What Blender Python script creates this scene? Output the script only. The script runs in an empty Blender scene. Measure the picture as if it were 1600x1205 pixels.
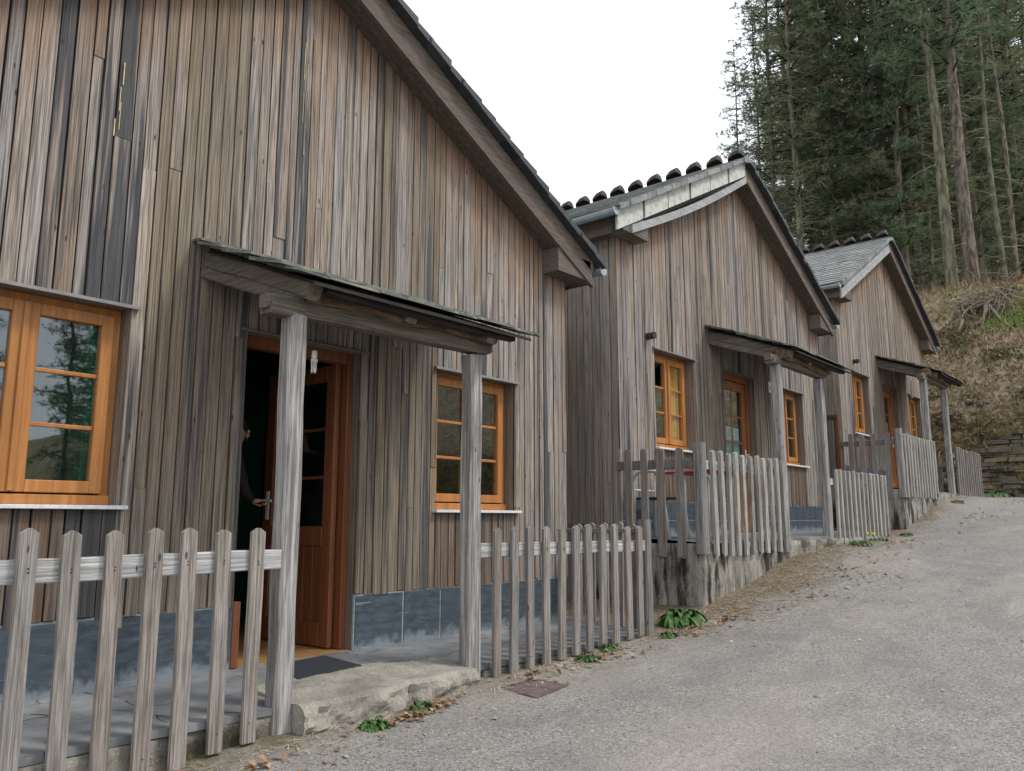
import bpy, math, random
import numpy as np
from mathutils import Vector, Matrix, noise
R_ = math.radians
random.seed(7); np.random.seed(7)
scn = bpy.context.scene

# ---------------------------------------------------------------- camera
EYE = Vector((0, -4.7, 1.5))
right = Vector((0.6445085, -0.76459715, 0)); up = Vector((-0.12444657, -0.10490083, 0.98666553)); fwd = Vector((0.75440165, 0.63591432, 0.16276097))
cam = bpy.data.cameras.new('camera'); camo = bpy.data.objects.new('camera', cam); scn.collection.objects.link(camo)
m = Matrix((( right.x, up.x, -fwd.x, EYE.x), (right.y, up.y, -fwd.y, EYE.y), (right.z, up.z, -fwd.z, EYE.z), (0, 0, 0, 1)))
camo.matrix_world = m
cam.sensor_width = 36; cam.lens = 1270 / 1600 * 36; cam.clip_end = 2000; cam.clip_start = 0.05
scn.camera = camo
# ---------------------------------------------------------------- sky and sun (bright overcast)
SUN_EL, SUN_ROT = R_(52), R_(150)
w = bpy.data.worlds.new('World'); scn.world = w; w.use_nodes = True
nt = w.node_tree; nt.nodes.clear()
out = nt.nodes.new('ShaderNodeOutputWorld'); bg = nt.nodes.new('ShaderNodeBackground'); bg.inputs[1].default_value = 0.15
sky = nt.nodes.new('ShaderNodeTexSky'); sky.sky_type = 'NISHITA'; sky.sun_disc = False; sky.sun_elevation = SUN_EL; sky.sun_rotation = SUN_ROT
mx = nt.nodes.new('ShaderNodeMix'); mx.data_type = 'RGBA'; mx.inputs[0].default_value = 0.86
nt.links.new(sky.outputs[0], mx.inputs[6]); mx.inputs[7].default_value = (8.3, 8.55, 8.9, 1)
nt.links.new(mx.outputs[2], bg.inputs[0]); nt.links.new(bg.outputs[0], out.inputs[0])
sun = bpy.data.lights.new('sun', 'SUN'); sun.energy = 1.9; sun.angle = R_(12); sun.color = (1, .965, .91)
suno = bpy.data.objects.new('sun', sun); scn.collection.objects.link(suno)
sd = Vector((0.35, -0.62, 0.95)).normalized()      # towards the veiled sun: over the road, front right
suno.rotation_euler = sd.to_track_quat('Z', 'Y').to_euler()
scn.view_settings.view_transform = 'Standard'; scn.view_settings.look = 'None'; scn.view_settings.exposure = 0.32; scn.view_settings.gamma = 1
scn.cycles.max_bounces = 6; scn.cycles.diffuse_bounces = 3; scn.cycles.transparent_max_bounces = 8
scn.cycles.use_denoising = True

# ---------------------------------------------------------------- material helpers
class NT:
    def __init__(s, name):
        s.m = bpy.data.materials.new(name); s.m.use_nodes = True; s.t = s.m.node_tree
        s.b = s.t.nodes['Principled BSDF']; s.b.inputs['Specular IOR Level'].default_value = .25
    def n(s, typ, **kw):
        nd = s.t.nodes.new('ShaderNode' + typ)
        for k, v in kw.items():
            if k.startswith('i_'):
                key = k[2:]; key = int(key) if key.isdigit() else key.replace('_', ' ')
                s.set(nd.inputs[key], v)
            else: setattr(nd, k, v)
        return nd
    def set(s, inp, v):
        if isinstance(v, bpy.types.NodeSocket): s.t.links.new(v, inp)
        else:
            if hasattr(inp.default_value, '__len__') and len(inp.default_value) == 4 and len(v) == 3: v = (*v, 1)
            inp.default_value = v
    def math(s, op, a, b=0.0, c=0.0, clamp=False):
        nd = s.n('Math', operation=op, use_clamp=clamp); s.set(nd.inputs[0], a); s.set(nd.inputs[1], b); s.set(nd.inputs[2], c); return nd.outputs[0]
    def vmath(s, op, a, b=(0, 0, 0)):
        nd = s.n('VectorMath', operation=op); s.set(nd.inputs[0], a); s.set(nd.inputs[1], b); return nd.outputs[0]
    def mix(s, f, a, b, blend='MIX'):
        nd = s.n('Mix', data_type='RGBA', blend_type=blend); s.set(nd.inputs[0], f); s.set(nd.inputs[6], a); s.set(nd.inputs[7], b); return nd.outputs[2]
    def noise(s, v, scale, detail=4, rough=.55, dist=0.0):
        nd = s.n('TexNoise', i_Vector=v, i_Scale=scale, i_Detail=detail, i_Roughness=rough, i_Distortion=dist); return nd.outputs[0]
    def ramp(s, f, lo, hi):          # smooth 0..1 between lo and hi
        nd = s.n('MapRange', interpolation_type='SMOOTHSTEP', i_Value=f); nd.inputs[1].default_value = lo; nd.inputs[2].default_value = hi; return nd.outputs[0]
    def attr(s, name='tone'):
        return s.n('Attribute', attribute_name=name).outputs[0]
    def sep(s, v):
        nd = s.n('SeparateXYZ', i_0=v); return nd.outputs
    def comb(s, x, y, z):
        nd = s.n('CombineXYZ'); s.set(nd.inputs[0], x); s.set(nd.inputs[1], y); s.set(nd.inputs[2], z); return nd.outputs[0]
    def pos(s): return s.n('TexCoord').outputs['Object']
    def wpos(s): return s.n('NewGeometry').outputs['Position']
    def bump(s, h, strength=.4, dist=.01):
        nd = s.n('Bump', i_Strength=strength, i_Distance=dist, i_Height=h); s.t.links.new(nd.outputs[0], s.b.inputs['Normal'])
    def done(s, col, rough=.8):
        s.set(s.b.inputs['Base Color'], col); s.set(s.b.inputs['Roughness'], rough); return s.m

def wood_mat(name, cols, dark, grain=(55, 55, 1.6), stain=0.0, rake=None, contrast=.5, rough=.8, knots=True, wear=0.0, spec=.25):
    """weathered board wood: cols = list of tones picked per board, grain stretched along the board"""
    s = NT(name); s.b.inputs['Specular IOR Level'].default_value = spec
    p = s.pos(); tone = s.attr(); tr, tg, tb = s.sep(tone)[:3]
    inf = s.n('ObjectInfo').outputs['Random']
    off = s.comb(s.math('MULTIPLY', tr, 37.), s.math('MULTIPLY', tg, 53.), s.math('ADD', s.math('MULTIPLY', tr, 91.), s.math('MULTIPLY', inf, 77.)))
    q = s.vmath('ADD', p, off)
    # cathedral grain: distort the cross-board coordinate, then ring it
    gv = s.vmath('MULTIPLY', q, grain)
    soft = s.noise(s.vmath('MULTIPLY', q, tuple(g * .14 for g in grain)), 1.0, 3, .5)
    fine = s.noise(gv, 1.0, 6, .62, .4)
    ringc = s.noise(s.vmath('MULTIPLY', q, tuple(g * (.11 if g < 100 else .06) for g in grain)), 1.0, 1, .4)
    ring = s.math('ABSOLUTE', s.math('SUBTRACT', s.math('FRACT', s.math('MULTIPLY', ringc, 26.)), .5))
    vr = s.n('ValToRGB'); s.set(vr.inputs[0], s.math('FRACT', s.math('ADD', tg, s.math('MULTIPLY', inf, .71))))
    el = vr.color_ramp.elements
    while len(el) > 1: el.remove(el[-1])
    el[0].position = 0; el[0].color = (*cols[0], 1)
    for i, c in enumerate(cols[1:], 1):
        e = el.new(i / max(1, len(cols) - 1)); e.color = (*c, 1)
    col = vr.outputs[0]
    blue = s.noise(s.vmath('MULTIPLY', q, (6, 6, .8)), 1.0, 3, .5)
    col = s.mix(s.math('MULTIPLY', s.ramp(blue, .46, .64), .38), col, (.22, .22, .225) if stain else tuple(x * .75 for x in cols[0]))
    col = s.mix(s.math('MULTIPLY', s.ramp(fine, .47, .63), contrast), col, dark)
    vf = s.noise(s.vmath('MULTIPLY', q, tuple(g * (2.6 if max(grain) < 100 else 1.9) for g in grain)), 1.0, 3, .6)
    col = s.mix(s.math('MULTIPLY', s.ramp(vf, .50, .60), contrast * .75), col, dark)
    col = s.mix(s.math('MULTIPLY', s.ramp(ring, .22, .5), contrast * .6), col, dark)
    lit = s.mix(s.math('MULTIPLY', s.ramp(fine, .47, .34), .5), col, s.mix(1.0, col, (1.45, 1.43, 1.40), 'MULTIPLY'))
    col = lit
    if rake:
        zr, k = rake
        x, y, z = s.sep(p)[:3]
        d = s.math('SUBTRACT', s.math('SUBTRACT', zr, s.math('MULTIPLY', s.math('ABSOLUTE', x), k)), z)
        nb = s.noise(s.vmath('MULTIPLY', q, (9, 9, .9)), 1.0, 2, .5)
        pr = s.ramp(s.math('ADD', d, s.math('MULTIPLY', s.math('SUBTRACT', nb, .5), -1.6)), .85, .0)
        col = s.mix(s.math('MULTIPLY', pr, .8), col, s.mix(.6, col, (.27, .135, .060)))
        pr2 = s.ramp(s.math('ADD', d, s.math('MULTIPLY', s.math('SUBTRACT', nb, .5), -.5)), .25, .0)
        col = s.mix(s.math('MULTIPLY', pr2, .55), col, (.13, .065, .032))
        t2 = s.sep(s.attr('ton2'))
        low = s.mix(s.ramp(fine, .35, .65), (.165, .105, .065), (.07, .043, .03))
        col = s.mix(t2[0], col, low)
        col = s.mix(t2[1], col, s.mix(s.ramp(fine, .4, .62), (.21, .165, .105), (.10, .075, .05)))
    if stain:
        sn = s.noise(s.vmath('MULTIPLY', q, (16, 16, .42)), 1.0, 4, .6)
        sm = s.ramp(s.math('ADD', sn, s.math('MULTIPLY', tb, .30)), .56, .70)
        col = s.mix(s.math('MULTIPLY', sm, stain), col, s.mix(s.ramp(fine, .45, .7), (.070, .072, .078), (.024, .024, .026)))
    if knots:
        vo = s.n('TexVoronoi', i_Vector=s.vmath('MULTIPLY', q, (14, 14, 4.6)), i_Scale=1.0, feature='F1')
        kn = s.ramp(vo.outputs['Distance'], .12, .06)
        kc = s.ramp(s.sep(vo.outputs['Color'])[0], .50, .56)
        col = s.mix(s.math('MULTIPLY', s.math('MULTIPLY', kn, kc), .85), col, (.035, .026, .022))
    if wear:
        wn = s.noise(s.vmath('MULTIPLY', q, (4, 4, 2)), 1.0, 5, .7)
        col = s.mix(s.math('MULTIPLY', s.ramp(wn, .52, .7), wear), col, (.07, .065, .058))
    col = s.mix(s.math('MULTIPLY_ADD', tr, .24, 0), col, s.mix(1.0, col, (.62, .62, .63), 'MULTIPLY'))
    s.bump(s.math('ADD', fine, s.math('MULTIPLY', ring, .3)), .8, .006)
    return s.done(col, rough)

def plain_mat(name, a, b, scale=8, rough=.7, bump=0.0, spec=.25, metal=0.0, stretch=(1, 1, 1), detail=5, lo=.35, hi=.65, bdist=.01):
    s = NT(name); s.b.inputs['Specular IOR Level'].default_value = spec; s.b.inputs['Metallic'].default_value = metal
    p = s.vmath('MULTIPLY', s.pos(), stretch); f = s.noise(p, scale, detail, .6)
    col = s.mix(s.ramp(f, lo, hi), a, b)
    if bump: s.bump(f, bump, bdist)
    return s.done(col, rough)

def tone_mat(name, cols, rough=.85, var=.3, spec=.2, bump=0.0, nscale=30, dirt=None, two_sided=0.0):
    """per-piece colour picked by the tone attribute, mottled by noise"""
    s = NT(name); s.b.inputs['Specular IOR Level'].default_value = spec
    tr, tg, tb = s.sep(s.attr())[:3]
    vr = s.n('ValToRGB'); s.set(vr.inputs[0], tg); el = vr.color_ramp.elements
    while len(el) > 1: el.remove(el[-1])
    el[0].color = (*cols[0], 1)
    for i, c in enumerate(cols[1:], 1): el.new(i / max(1, len(cols) - 1)).color = (*c, 1)
    f = s.noise(s.wpos(), nscale, 5, .65)
    col = s.mix(s.math('MULTIPLY', s.ramp(f, .35, .65), var), vr.outputs[0], s.mix(1.0, vr.outputs[0], (.4, .4, .4), 'MULTIPLY'))
    col = s.mix(s.math('MULTIPLY', tr, .5), col, s.mix(1.0, col, (.6, .6, .6), 'MULTIPLY'))
    if dirt:
        f2 = s.noise(s.wpos(), dirt[1], 4, .6); col = s.mix(s.ramp(f2, dirt[2], dirt[3]), col, dirt[0])
    if bump: s.bump(f, bump, .01)
    if two_sided:
        tl = s.n('BsdfTranslucent'); s.set(tl.inputs[0], col); mx_ = s.n('MixShader', i_0=two_sided); s.t.links.new(s.b.outputs[0], mx_.inputs[1]); s.t.links.new(tl.outputs[0], mx_.inputs[2]); s.t.links.new(mx_.outputs[0], s.t.nodes['Material Output'].inputs[0])
    return s.done(col, rough)

M = {}
ZR, KR = 4.92, .515       # wall ridge height above the floor, roof pitch
GREYS = [(.36, .28, .22), (.395, .34, .29), (.34, .315, .295), (.43, .365, .305), (.32, .24, .18), (.375, .345, .32), (.385, .31, .245)]
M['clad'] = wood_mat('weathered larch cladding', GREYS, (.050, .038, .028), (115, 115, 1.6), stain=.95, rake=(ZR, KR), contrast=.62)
M['side'] = wood_mat('grey brown side cladding', [(.36, .285, .23), (.40, .335, .28), (.33, .28, .24), (.37, .30, .235)], (.075, .06, .05), (115, 115, 1.6), stain=.5, contrast=.5)
M['picket'] = wood_mat('weathered picket wood', [(.30, .265, .23), (.34, .31, .28), (.26, .25, .24), (.32, .28, .245)], (.085, .07, .055), (95, 95, 2.0), contrast=.6, wear=.3)
M['picket_pale'] = wood_mat('bleached picket wood', [(.40, .385, .355), (.46, .44, .40), (.34, .325, .30)], (.11, .095, .078), (95, 95, 2.0), contrast=.6, wear=.45)
M['rail'] = wood_mat('bleached rail wood', [(.50, .50, .50), (.55, .54, .53)], (.20, .19, .18), (1.6, 60, 60), contrast=.6, wear=.15)
M['rail_dark'] = wood_mat('grey rail wood', [(.20, .19, .18), (.24, .23, .215)], (.07, .065, .06), (1.6, 60, 60), contrast=.6, wear=.3)
M['post'] = wood_mat('silvered post wood', [(.36, .35, .34), (.40, .385, .37)], (.11, .10, .092), (50, 50, 1.4), contrast=.7, wear=.4)
M['post_dark'] = wood_mat('lichen speckled post wood', [(.25, .24, .225), (.28, .265, .25)], (.08, .072, .065), (45, 45, 1.4), contrast=.65, wear=.6)
M['beam'] = wood_mat('old chestnut beam', [(.155, .135, .108), (.19, .165, .135)], (.075, .062, .05), (1.5, 50, 50), contrast=.7)
M['beam_y'] = wood_mat('old chestnut rafter', [(.155, .135, .108), (.19, .165, .135)], (.075, .062, .05), (50, 1.5, 50), contrast=.7)
M['beam_brown'] = wood_mat('rough hewn brown timber', [(.15, .095, .055), (.20, .14, .085)], (.04, .026, .018), (3, 16, 16), contrast=.8)
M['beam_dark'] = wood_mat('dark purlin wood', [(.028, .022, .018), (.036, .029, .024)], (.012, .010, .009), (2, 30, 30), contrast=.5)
M['barge'] = wood_mat('brown grey barge board', [(.145, .115, .092), (.175, .142, .118), (.12, .096, .078)], (.075, .06, .05), (1.6, 50, 50), contrast=.45)
M['barge_pale'] = wood_mat('silver barge board', [(.36, .36, .365), (.42, .42, .42)], (.18, .175, .17), (1.6, 50, 50), contrast=.4)
M['soffit'] = wood_mat('dark soffit board', [(.12, .095, .075), (.14, .11, .09)], (.05, .04, .032), (1.8, 40, 40), contrast=.45)
M['orange'] = wood_mat('varnished orange wood', [(.42, .175, .048), (.46, .20, .060)], (.28, .10, .024), (22, 22, 1.2), contrast=.35, rough=.42, knots=False, spec=.4)
M['doororange'] = wood_mat('darker varnished door wood', [(.30, .105, .030), (.33, .12, .036)], (.19, .06, .015), (22, 22, 1.2), contrast=.4, rough=.42, knots=False, spec=.4)
M['yellow'] = wood_mat('yellow inner shutter wood', [(.80, .42, .11), (.84, .46, .13)], (.62, .29, .06), (22, 22, 1.2), contrast=.3, rough=.45, knots=False, spec=.4)
M['doorwood'] = wood_mat('red brown door wood', [(.19, .066, .027), (.22, .080, .032)], (.11, .034, .013), (25, 25, 1.2), contrast=.4, rough=.42, knots=False, spec=.4)
M['floorwood'] = wood_mat('oak threshold wood', [(.42, .23, .09), (.46, .26, .11)], (.28, .13, .05), (22, 2, 22), contrast=.3, rough=.4, knots=False, spec=.4)
M['cavity'] = plain_mat('gap shadow black behind boards', (.012, .010, .009), (.02, .016, .014))  # near-black colour carries the shadow of the gaps between boards
M['core'] = wood_mat('reveal lining wood', [(.20, .155, .12), (.24, .19, .15)], (.09, .07, .055), (50, 50, 1.5), contrast=.5)
M['sill'] = plain_mat('granite sill', (.70, .70, .70), (.56, .56, .57), 60, .6, .1)
M['gutter'] = plain_mat('galvanised gutter', (.28, .33, .36), (.35, .40, .43), 12, .42, 0, .5, .3)
M['metal'] = plain_mat('grey metal flashing', (.20, .195, .19), (.26, .25, .24), 20, .5, 0, .4, .3)
M['black'] = plain_mat('black rubber', (.022, .024, .028), (.035, .038, .043), 90, .85, .5)
M['dark'] = plain_mat('dark plastic', (.03, .028, .027), (.045, .042, .04), 20, .5)
M['white'] = plain_mat('white painted tube', (.66, .66, .65), (.56, .56, .54), 25, .35, 0, .5)
M['red'] = plain_mat('red table edge', (.36, .035, .04), (.30, .03, .035), 15, .4, 0, .4)
M['blue'] = plain_mat('pale curtain cloth', (.52, .66, .70), (.44, .58, .63), 22, .9, .2)
M['bulb'] = plain_mat('white bulb glass', (.74, .74, .70), (.68, .68, .64), 20, .3, 0, .5)
M['verge'] = plain_mat('lichen stained pale verge panel', (.52, .52, .47), (.27, .265, .23), 14, .7, .15, .25, 0, (1, 1, 1), 7, .45, .75)
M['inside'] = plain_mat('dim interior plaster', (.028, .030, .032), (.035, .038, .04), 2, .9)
M['green_in'] = plain_mat('green interior paint', (.012, .10, .055), (.015, .12, .065), 3, .7)
M['slate'] = tone_mat('grey slate', [(.22, .23, .235), (.28, .29, .29), (.18, .185, .195), (.32, .325, .31)], .6, .5, .35, .3, 18, ((.25, .26, .20), 3.5, .5, .66))
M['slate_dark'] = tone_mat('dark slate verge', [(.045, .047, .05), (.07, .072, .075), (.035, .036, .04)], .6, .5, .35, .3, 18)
M['slate_moss'] = tone_mat('mossy porch slate', [(.10, .105, .095), (.15, .155, .135), (.075, .08, .075)], .75, .6, .25, .5, 25, ((.17, .18, .12), 7, .5, .66))
M['ridge'] = tone_mat('dark ridge tile', [(.030, .020, .022), (.045, .028, .029), (.024, .020, .022)], .6, .5, .3, .2, 20)

def glass_mat():
    s = NT('window glass'); t = s.t; t.nodes.remove(s.b); o = t.nodes['Material Output']
    geo = s.n('NewGeometry'); dt = s.n('VectorMath', operation='DOT_PRODUCT'); t.links.new(geo.outputs['Normal'], dt.inputs[0]); t.links.new(geo.outputs['Incoming'], dt.inputs[1])
    fac = s.math('MULTIPLY_ADD', s.math('POWER', s.math('SUBTRACT', 1.0, s.math('ABSOLUTE', dt.outputs['Value'])), 4.0), .85, .085, True)
    f = s.noise(s.pos(), 3.0, 2, .5); bp = s.n('Bump', i_Strength=.03, i_Distance=.02, i_Height=f)
    gl = s.n('BsdfGlossy', i_Roughness=.015, i_Color=(.92, .97, 1, 1)); t.links.new(bp.outputs[0], gl.inputs['Normal'])
    tr = s.n('BsdfTransparent', i_Color=(.88, .93, .91, 1)); mx = s.n('MixShader', i_0=fac)
    t.links.new(tr.outputs[0], mx.inputs[1]); t.links.new(gl.outputs[0], mx.inputs[2]); t.links.new(mx.outputs[0], o.inputs[0]); return s.m
M['glass'] = glass_mat()

def plinth_mat():
    s = NT('blue slate plinth tile'); s.b.inputs['Specular IOR Level'].default_value = .35
    tr, tg, tb = s.sep(s.attr())[:3]; p = s.pos(); x, y, z = s.sep(p)[:3]
    f = s.noise(s.vmath('MULTIPLY', p, (7, 7, 26)), 1.0, 6, .65)
    col = s.mix(s.ramp(f, .36, .66), (.040, .054, .070), (.082, .105, .128))
    col = s.mix(s.math('MULTIPLY', tr, .5), col, (.055, .072, .092))
    sm = s.noise(p, 11, 6, .7)
    low = s.ramp(s.math('ADD', z, s.math('MULTIPLY', sm, -.30)), -.06, -.16)
    col = s.mix(s.math('MULTIPLY', low, .65), col, (.27, .31, .34))
    scr = s.noise(s.vmath('MULTIPLY', p, (2.5, 2.5, 40)), 1.0, 3, .5)
    col = s.mix(s.math('MULTIPLY', s.ramp(scr, .66, .72), .4), col, (.34, .37, .40))
    s.bump(f, .2, .004); return s.done(col, .55)
M['plinth'] = plinth_mat()
M['mortar'] = plain_mat('pale smeared mortar', (.33, .35, .36), (.22, .24, .25), 30, .9, .4)

def paving_mat():
    s = NT('slate crazy paving'); p = s.wpos(); f = s.noise(p, 5, 5, .6); g = s.noise(s.vmath('MULTIPLY', p, (1, 1, 1)), 38, 4, .6)
    wv = s.vmath('ADD', p, s.vmath('MULTIPLY', s.n('TexNoise', i_Vector=p, i_Scale=2.2).outputs[1], (.35, .35, 0)))
    vo = s.n('TexVoronoi', i_Vector=s.vmath('MULTIPLY', wv, (1, 1, 0)), i_Scale=2.1, feature='DISTANCE_TO_EDGE')
    vc = s.n('TexVoronoi', i_Vector=s.vmath('MULTIPLY', wv, (1, 1, 0)), i_Scale=2.1, feature='F1')
    cr = s.math('MULTIPLY', s.ramp(vo.outputs[0], .012, .003), s.ramp(s.noise(p, 9, 3, .6), .42, .52))
    col = s.mix(s.ramp(f, .35, .65), (.15, .155, .162), (.25, .255, .258))
    col = s.mix(s.math('MULTIPLY', s.sep(vc.outputs['Color'])[0], .5), col, (.10, .105, .115))
    col = s.mix(s.math('MULTIPLY', s.ramp(g, .55, .75), .3), col, (.28, .27, .24))
    col = s.mix(cr, col, s.mix(s.ramp(f, .4, .6), (.035, .034, .03), (.16, .14, .09)))
    s.bump(s.math('ADD', s.math('MULTIPLY', cr, -1.2), s.math('MULTIPLY', f, .5)), .6, .012); return s.done(col, .62)
M['paving'] = paving_mat()

def concrete_mat(name, a, b, dk, wet=0.0, moss=.3, sx=(1, 1, 1)):
    s = NT(name); p = s.vmath('MULTIPLY', s.wpos(), sx); f = s.noise(p, 6, 7, .65); g = s.noise(s.wpos(), 60, 4, .7); h = s.noise(p, 2.1, 5, .6)
    col = s.mix(s.ramp(f, .35, .62), a, b); col = s.mix(s.math('MULTIPLY', s.ramp(g, .52, .68), .5), col, tuple(min(.7, x * 1.5) for x in b))
    col = s.mix(s.ramp(h, .46, .60) if wet else s.math('MULTIPLY', s.ramp(h, .5, .65), .45), col, dk)
    ms = s.noise(s.wpos(), 3.7, 5, .65); col = s.mix(s.math('MULTIPLY', s.ramp(ms, .55, .68), moss), col, (.085, .09, .03))
    vo = s.n('TexVoronoi', i_Vector=s.wpos(), i_Scale=55, feature='F1'); peb = s.math('MULTIPLY', s.ramp(vo.outputs['Distance'], .5, .2), s.ramp(s.sep(vo.outputs['Color'])[0], .3, .7))
    col = s.mix(s.math('MULTIPLY', peb, .16), col, (.40, .38, .34))
    s.bump(s.math('ADD', f, s.math('MULTIPLY', g, .7)), .9, .025); return s.done(col, .92)
M['concrete'] = concrete_mat('rough pebbly concrete', (.19, .175, .145), (.33, .305, .26), (.07, .062, .045), 1, .45)
M['stained'] = concrete_mat('black streaked concrete', (.20, .185, .16), (.34, .32, .285), (.035, .030, .024), 1, .35, (3.2, 3.2, .6))
M['apron'] = concrete_mat('worn beige concrete', (.255, .235, .20), (.36, .335, .285), (.12, .108, .085), 0, .2)

def ground_mat():
    s = NT('worn tar and chip road'); p = s.wpos(); x, y, z = s.sep(p)[:3]
    vo = s.n('TexVoronoi', i_Vector=p, i_Scale=95, feature='F1'); cell = s.sep(vo.outputs['Color'])
    peb = s.ramp(vo.outputs['Distance'], .55, .15)
    vo2 = s.n('TexVoronoi', i_Vector=p, i_Scale=34, feature='F1'); c2 = s.sep(vo2.outputs['Color'])
    fine = s.noise(p, 55, 6, .7); mid = s.noise(p, 2.3, 6, .6); big = s.noise(s.vmath('MULTIPLY', p, (.35, 1.2, 1)), .8, 4, .55)
    col = s.mix(s.ramp(fine, .32, .68), (.158, .150, .138), (.285, .270, .248))
    col = s.mix(s.math('MULTIPLY', peb, s.ramp(cell[0], .55, .9)), col, (.46, .45, .43))
    col = s.mix(s.math('MULTIPLY', s.ramp(cell[1], .72, .9), .7), col, (.075, .072, .07))
    col = s.mix(s.math('MULTIPLY', s.math('MULTIPLY', s.ramp(vo2.outputs['Distance'], .30, .16), s.ramp(c2[0], .86, .93)), .8), col, (.52, .50, .46))
    col = s.mix(s.math('MULTIPLY', s.ramp(mid, .42, .62), .38), col, (.135, .132, .13))
    wornp = s.noise(s.vmath('MULTIPLY', p, (1.4, 5, 1)), 1.3, 6, .7); col = s.mix(s.math('MULTIPLY', s.ramp(wornp, .56, .66), .25), col, (.38, .365, .34))
    col = s.mix(s.math('MULTIPLY', s.ramp(big, .48, .66), .30), col, (.33, .29, .24))
    # earth and needle litter washed against the fence foot
    edge = s.math('ADD', s.math('MULTIPLY', y, -1.0), s.math('MULTIPLY', s.math('SUBTRACT', s.noise(p, 1.7, 5, .65), .5), 1.3))
    bank = s.math('SMOOTH_MAX', 0.0, s.math('SUBTRACT', 1.0, s.math('ABSOLUTE', s.math('DIVIDE', s.math('SUBTRACT', x, 8.6), 2.6))), .3)
    edge = s.math('SUBTRACT', edge, s.math('MULTIPLY', bank, .55))
    vm = s.ramp(edge, 1.24, .84)
    lit = s.noise(p, 42, 5, .75)
    dirt = s.mix(s.ramp(lit, .36, .62), (.055, .042, .028), (.24, .17, .115))
    dirt = s.mix(s.math('MULTIPLY', s.ramp(s.noise(p, 4.0, 4, .6), .5, .62), .7), dirt, (.10, .095, .045))
    col = s.mix(s.math('MULTIPLY', vm, s.ramp(s.noise(p, 14, 5, .7), .30, .52)), col, dirt)
    far = s.ramp(s.math('ADD', x, s.math('MULTIPLY', mid, 3)), 17, 20); col = s.mix(s.math('MULTIPLY', far, .25), col, (.33, .31, .28))
    s.bump(s.math('ADD', fine, s.math('MULTIPLY', peb, .6)), .65, .008); return s.done(col, .9)
M['ground'] = ground_mat()

def bank_mat():
    s = NT('rough bank of earth rock and dead grass'); p = s.wpos(); x, y, z = s.sep(p)[:3]
    a = s.noise(p, 1.1, 6, .65); b = s.noise(p, 7, 6, .7); c = s.noise(p, .7, 4, .6)
    topg = s.math('MULTIPLY', s.ramp(z, 7.4, 8.3), s.ramp(a, .42, .55))
    col = s.mix(s.ramp(b, .35, .65), (.20, .15, .095), (.50, .41, .28))
    col = s.mix(s.math('MULTIPLY', s.ramp(c, .54, .66), .7), col, (.09, .105, .04))
    col = s.mix(s.math('MULTIPLY', topg, .7), col, (.26, .27, .11))
    low = s.ramp(s.math('ADD', z, s.math('MULTIPLY', a, -2.6)), 3.6, 2.2)
    col = s.mix(s.math('MULTIPLY', low, .85), col, s.mix(s.ramp(b, .42, .6), (.04, .028, .012), (.19, .155, .05)))
    gy = s.math('MULTIPLY', s.ramp(z, 6.7, 6.95), s.ramp(z, 7.9, 7.6))
    gr = s.math('MULTIPLY', gy, s.math('MULTIPLY', s.ramp(y, -6, -4), s.ramp(s.math('ADD', y, s.math('MULTIPLY', a, .6)), .05, -.35)))
    col = s.mix(gr, col, s.mix(s.ramp(b, .4, .6), (.13, .20, .03), (.20, .27, .05)))
    s.bump(s.math('ADD', b, a), 1.0, .12); return s.done(col, .95)
M['bank'] = bank_mat()
M['stone'] = tone_mat('schist wall stone', [(.22, .19, .145), (.15, .135, .105), (.30, .24, .155), (.18, .165, .14), (.11, .095, .07)], .9, .6, .2, .8, 14, ((.045, .05, .02), 1.6, .52, .64))
def rock_mat():
    s = NT('mossy cracked rock'); p = s.wpos(); a = s.noise(p, 2.2, 6, .65); b = s.noise(p, 9, 6, .7)
    col = s.mix(s.ramp(b, .40, .60), (.085, .075, .06), (.24, .215, .17)); col = s.mix(s.math('MULTIPLY', s.ramp(a, .44, .56), .8), col, s.mix(s.ramp(b, .4, .6), (.055, .042, .015), (.20, .155, .055)))
    vo = s.n('TexVoronoi', i_Vector=s.vmath('MULTIPLY', p, (1, 1, 1.6)), i_Scale=3.2, feature='DISTANCE_TO_EDGE'); col = s.mix(s.math('MULTIPLY', s.ramp(vo.outputs[0], .05, .0), .7), col, (.02, .016, .012))
    s.bump(s.math('ADD', b, a), 1.0, .06); return s.done(col, .95)
M['moss_rock'] = rock_mat()
M['needle'] = tone_mat('pine needles', [(.13, .20, .11), (.17, .25, .13), (.13, .22, .15), (.24, .27, .15), (.10, .155, .09)], .7, .2, .2, two_sided=.45)
M['needle_olive'] = tone_mat('olive pine needles', [(.18, .205, .11), (.25, .26, .15), (.13, .17, .095), (.27, .25, .17)], .8, .2, .2, two_sided=.45)
M['twig'] = tone_mat('lichen grey dead twigs', [(.20, .19, .12), (.28, .27, .18), (.14, .12, .09)], .9, .3, .1)
M['twig_dark'] = tone_mat('dark bare twigs', [(.03, .026, .022), (.05, .042, .034)], .9, .2, .1)
M['bark'] = plain_mat('furrowed pine bark', (.19, .165, .13), (.07, .06, .048), 9, .95, 1.0, .1, 0, (1, 1, .25), 6, .4, .62, .05)
M['bark_moss'] = plain_mat('lichen green bark', (.17, .165, .11), (.075, .068, .052), 7, .95, 1.0, .1, 0, (1, 1, .3), 6, .4, .62, .05)
M['straw'] = tone_mat('dry grass and bramble', [(.46, .37, .25), (.60, .50, .37), (.28, .20, .135), (.42, .28, .20), (.28, .30, .12)], .95, .2, .1)
M['green'] = tone_mat('green leaves', [(.045, .105, .025), (.07, .145, .035), (.035, .08, .02)], .55, .2, .35)
M['grass'] = tone_mat('bright bank grass', [(.28, .40, .09), (.35, .47, .13), (.22, .31, .08)], .8, .2, .2)
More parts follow.
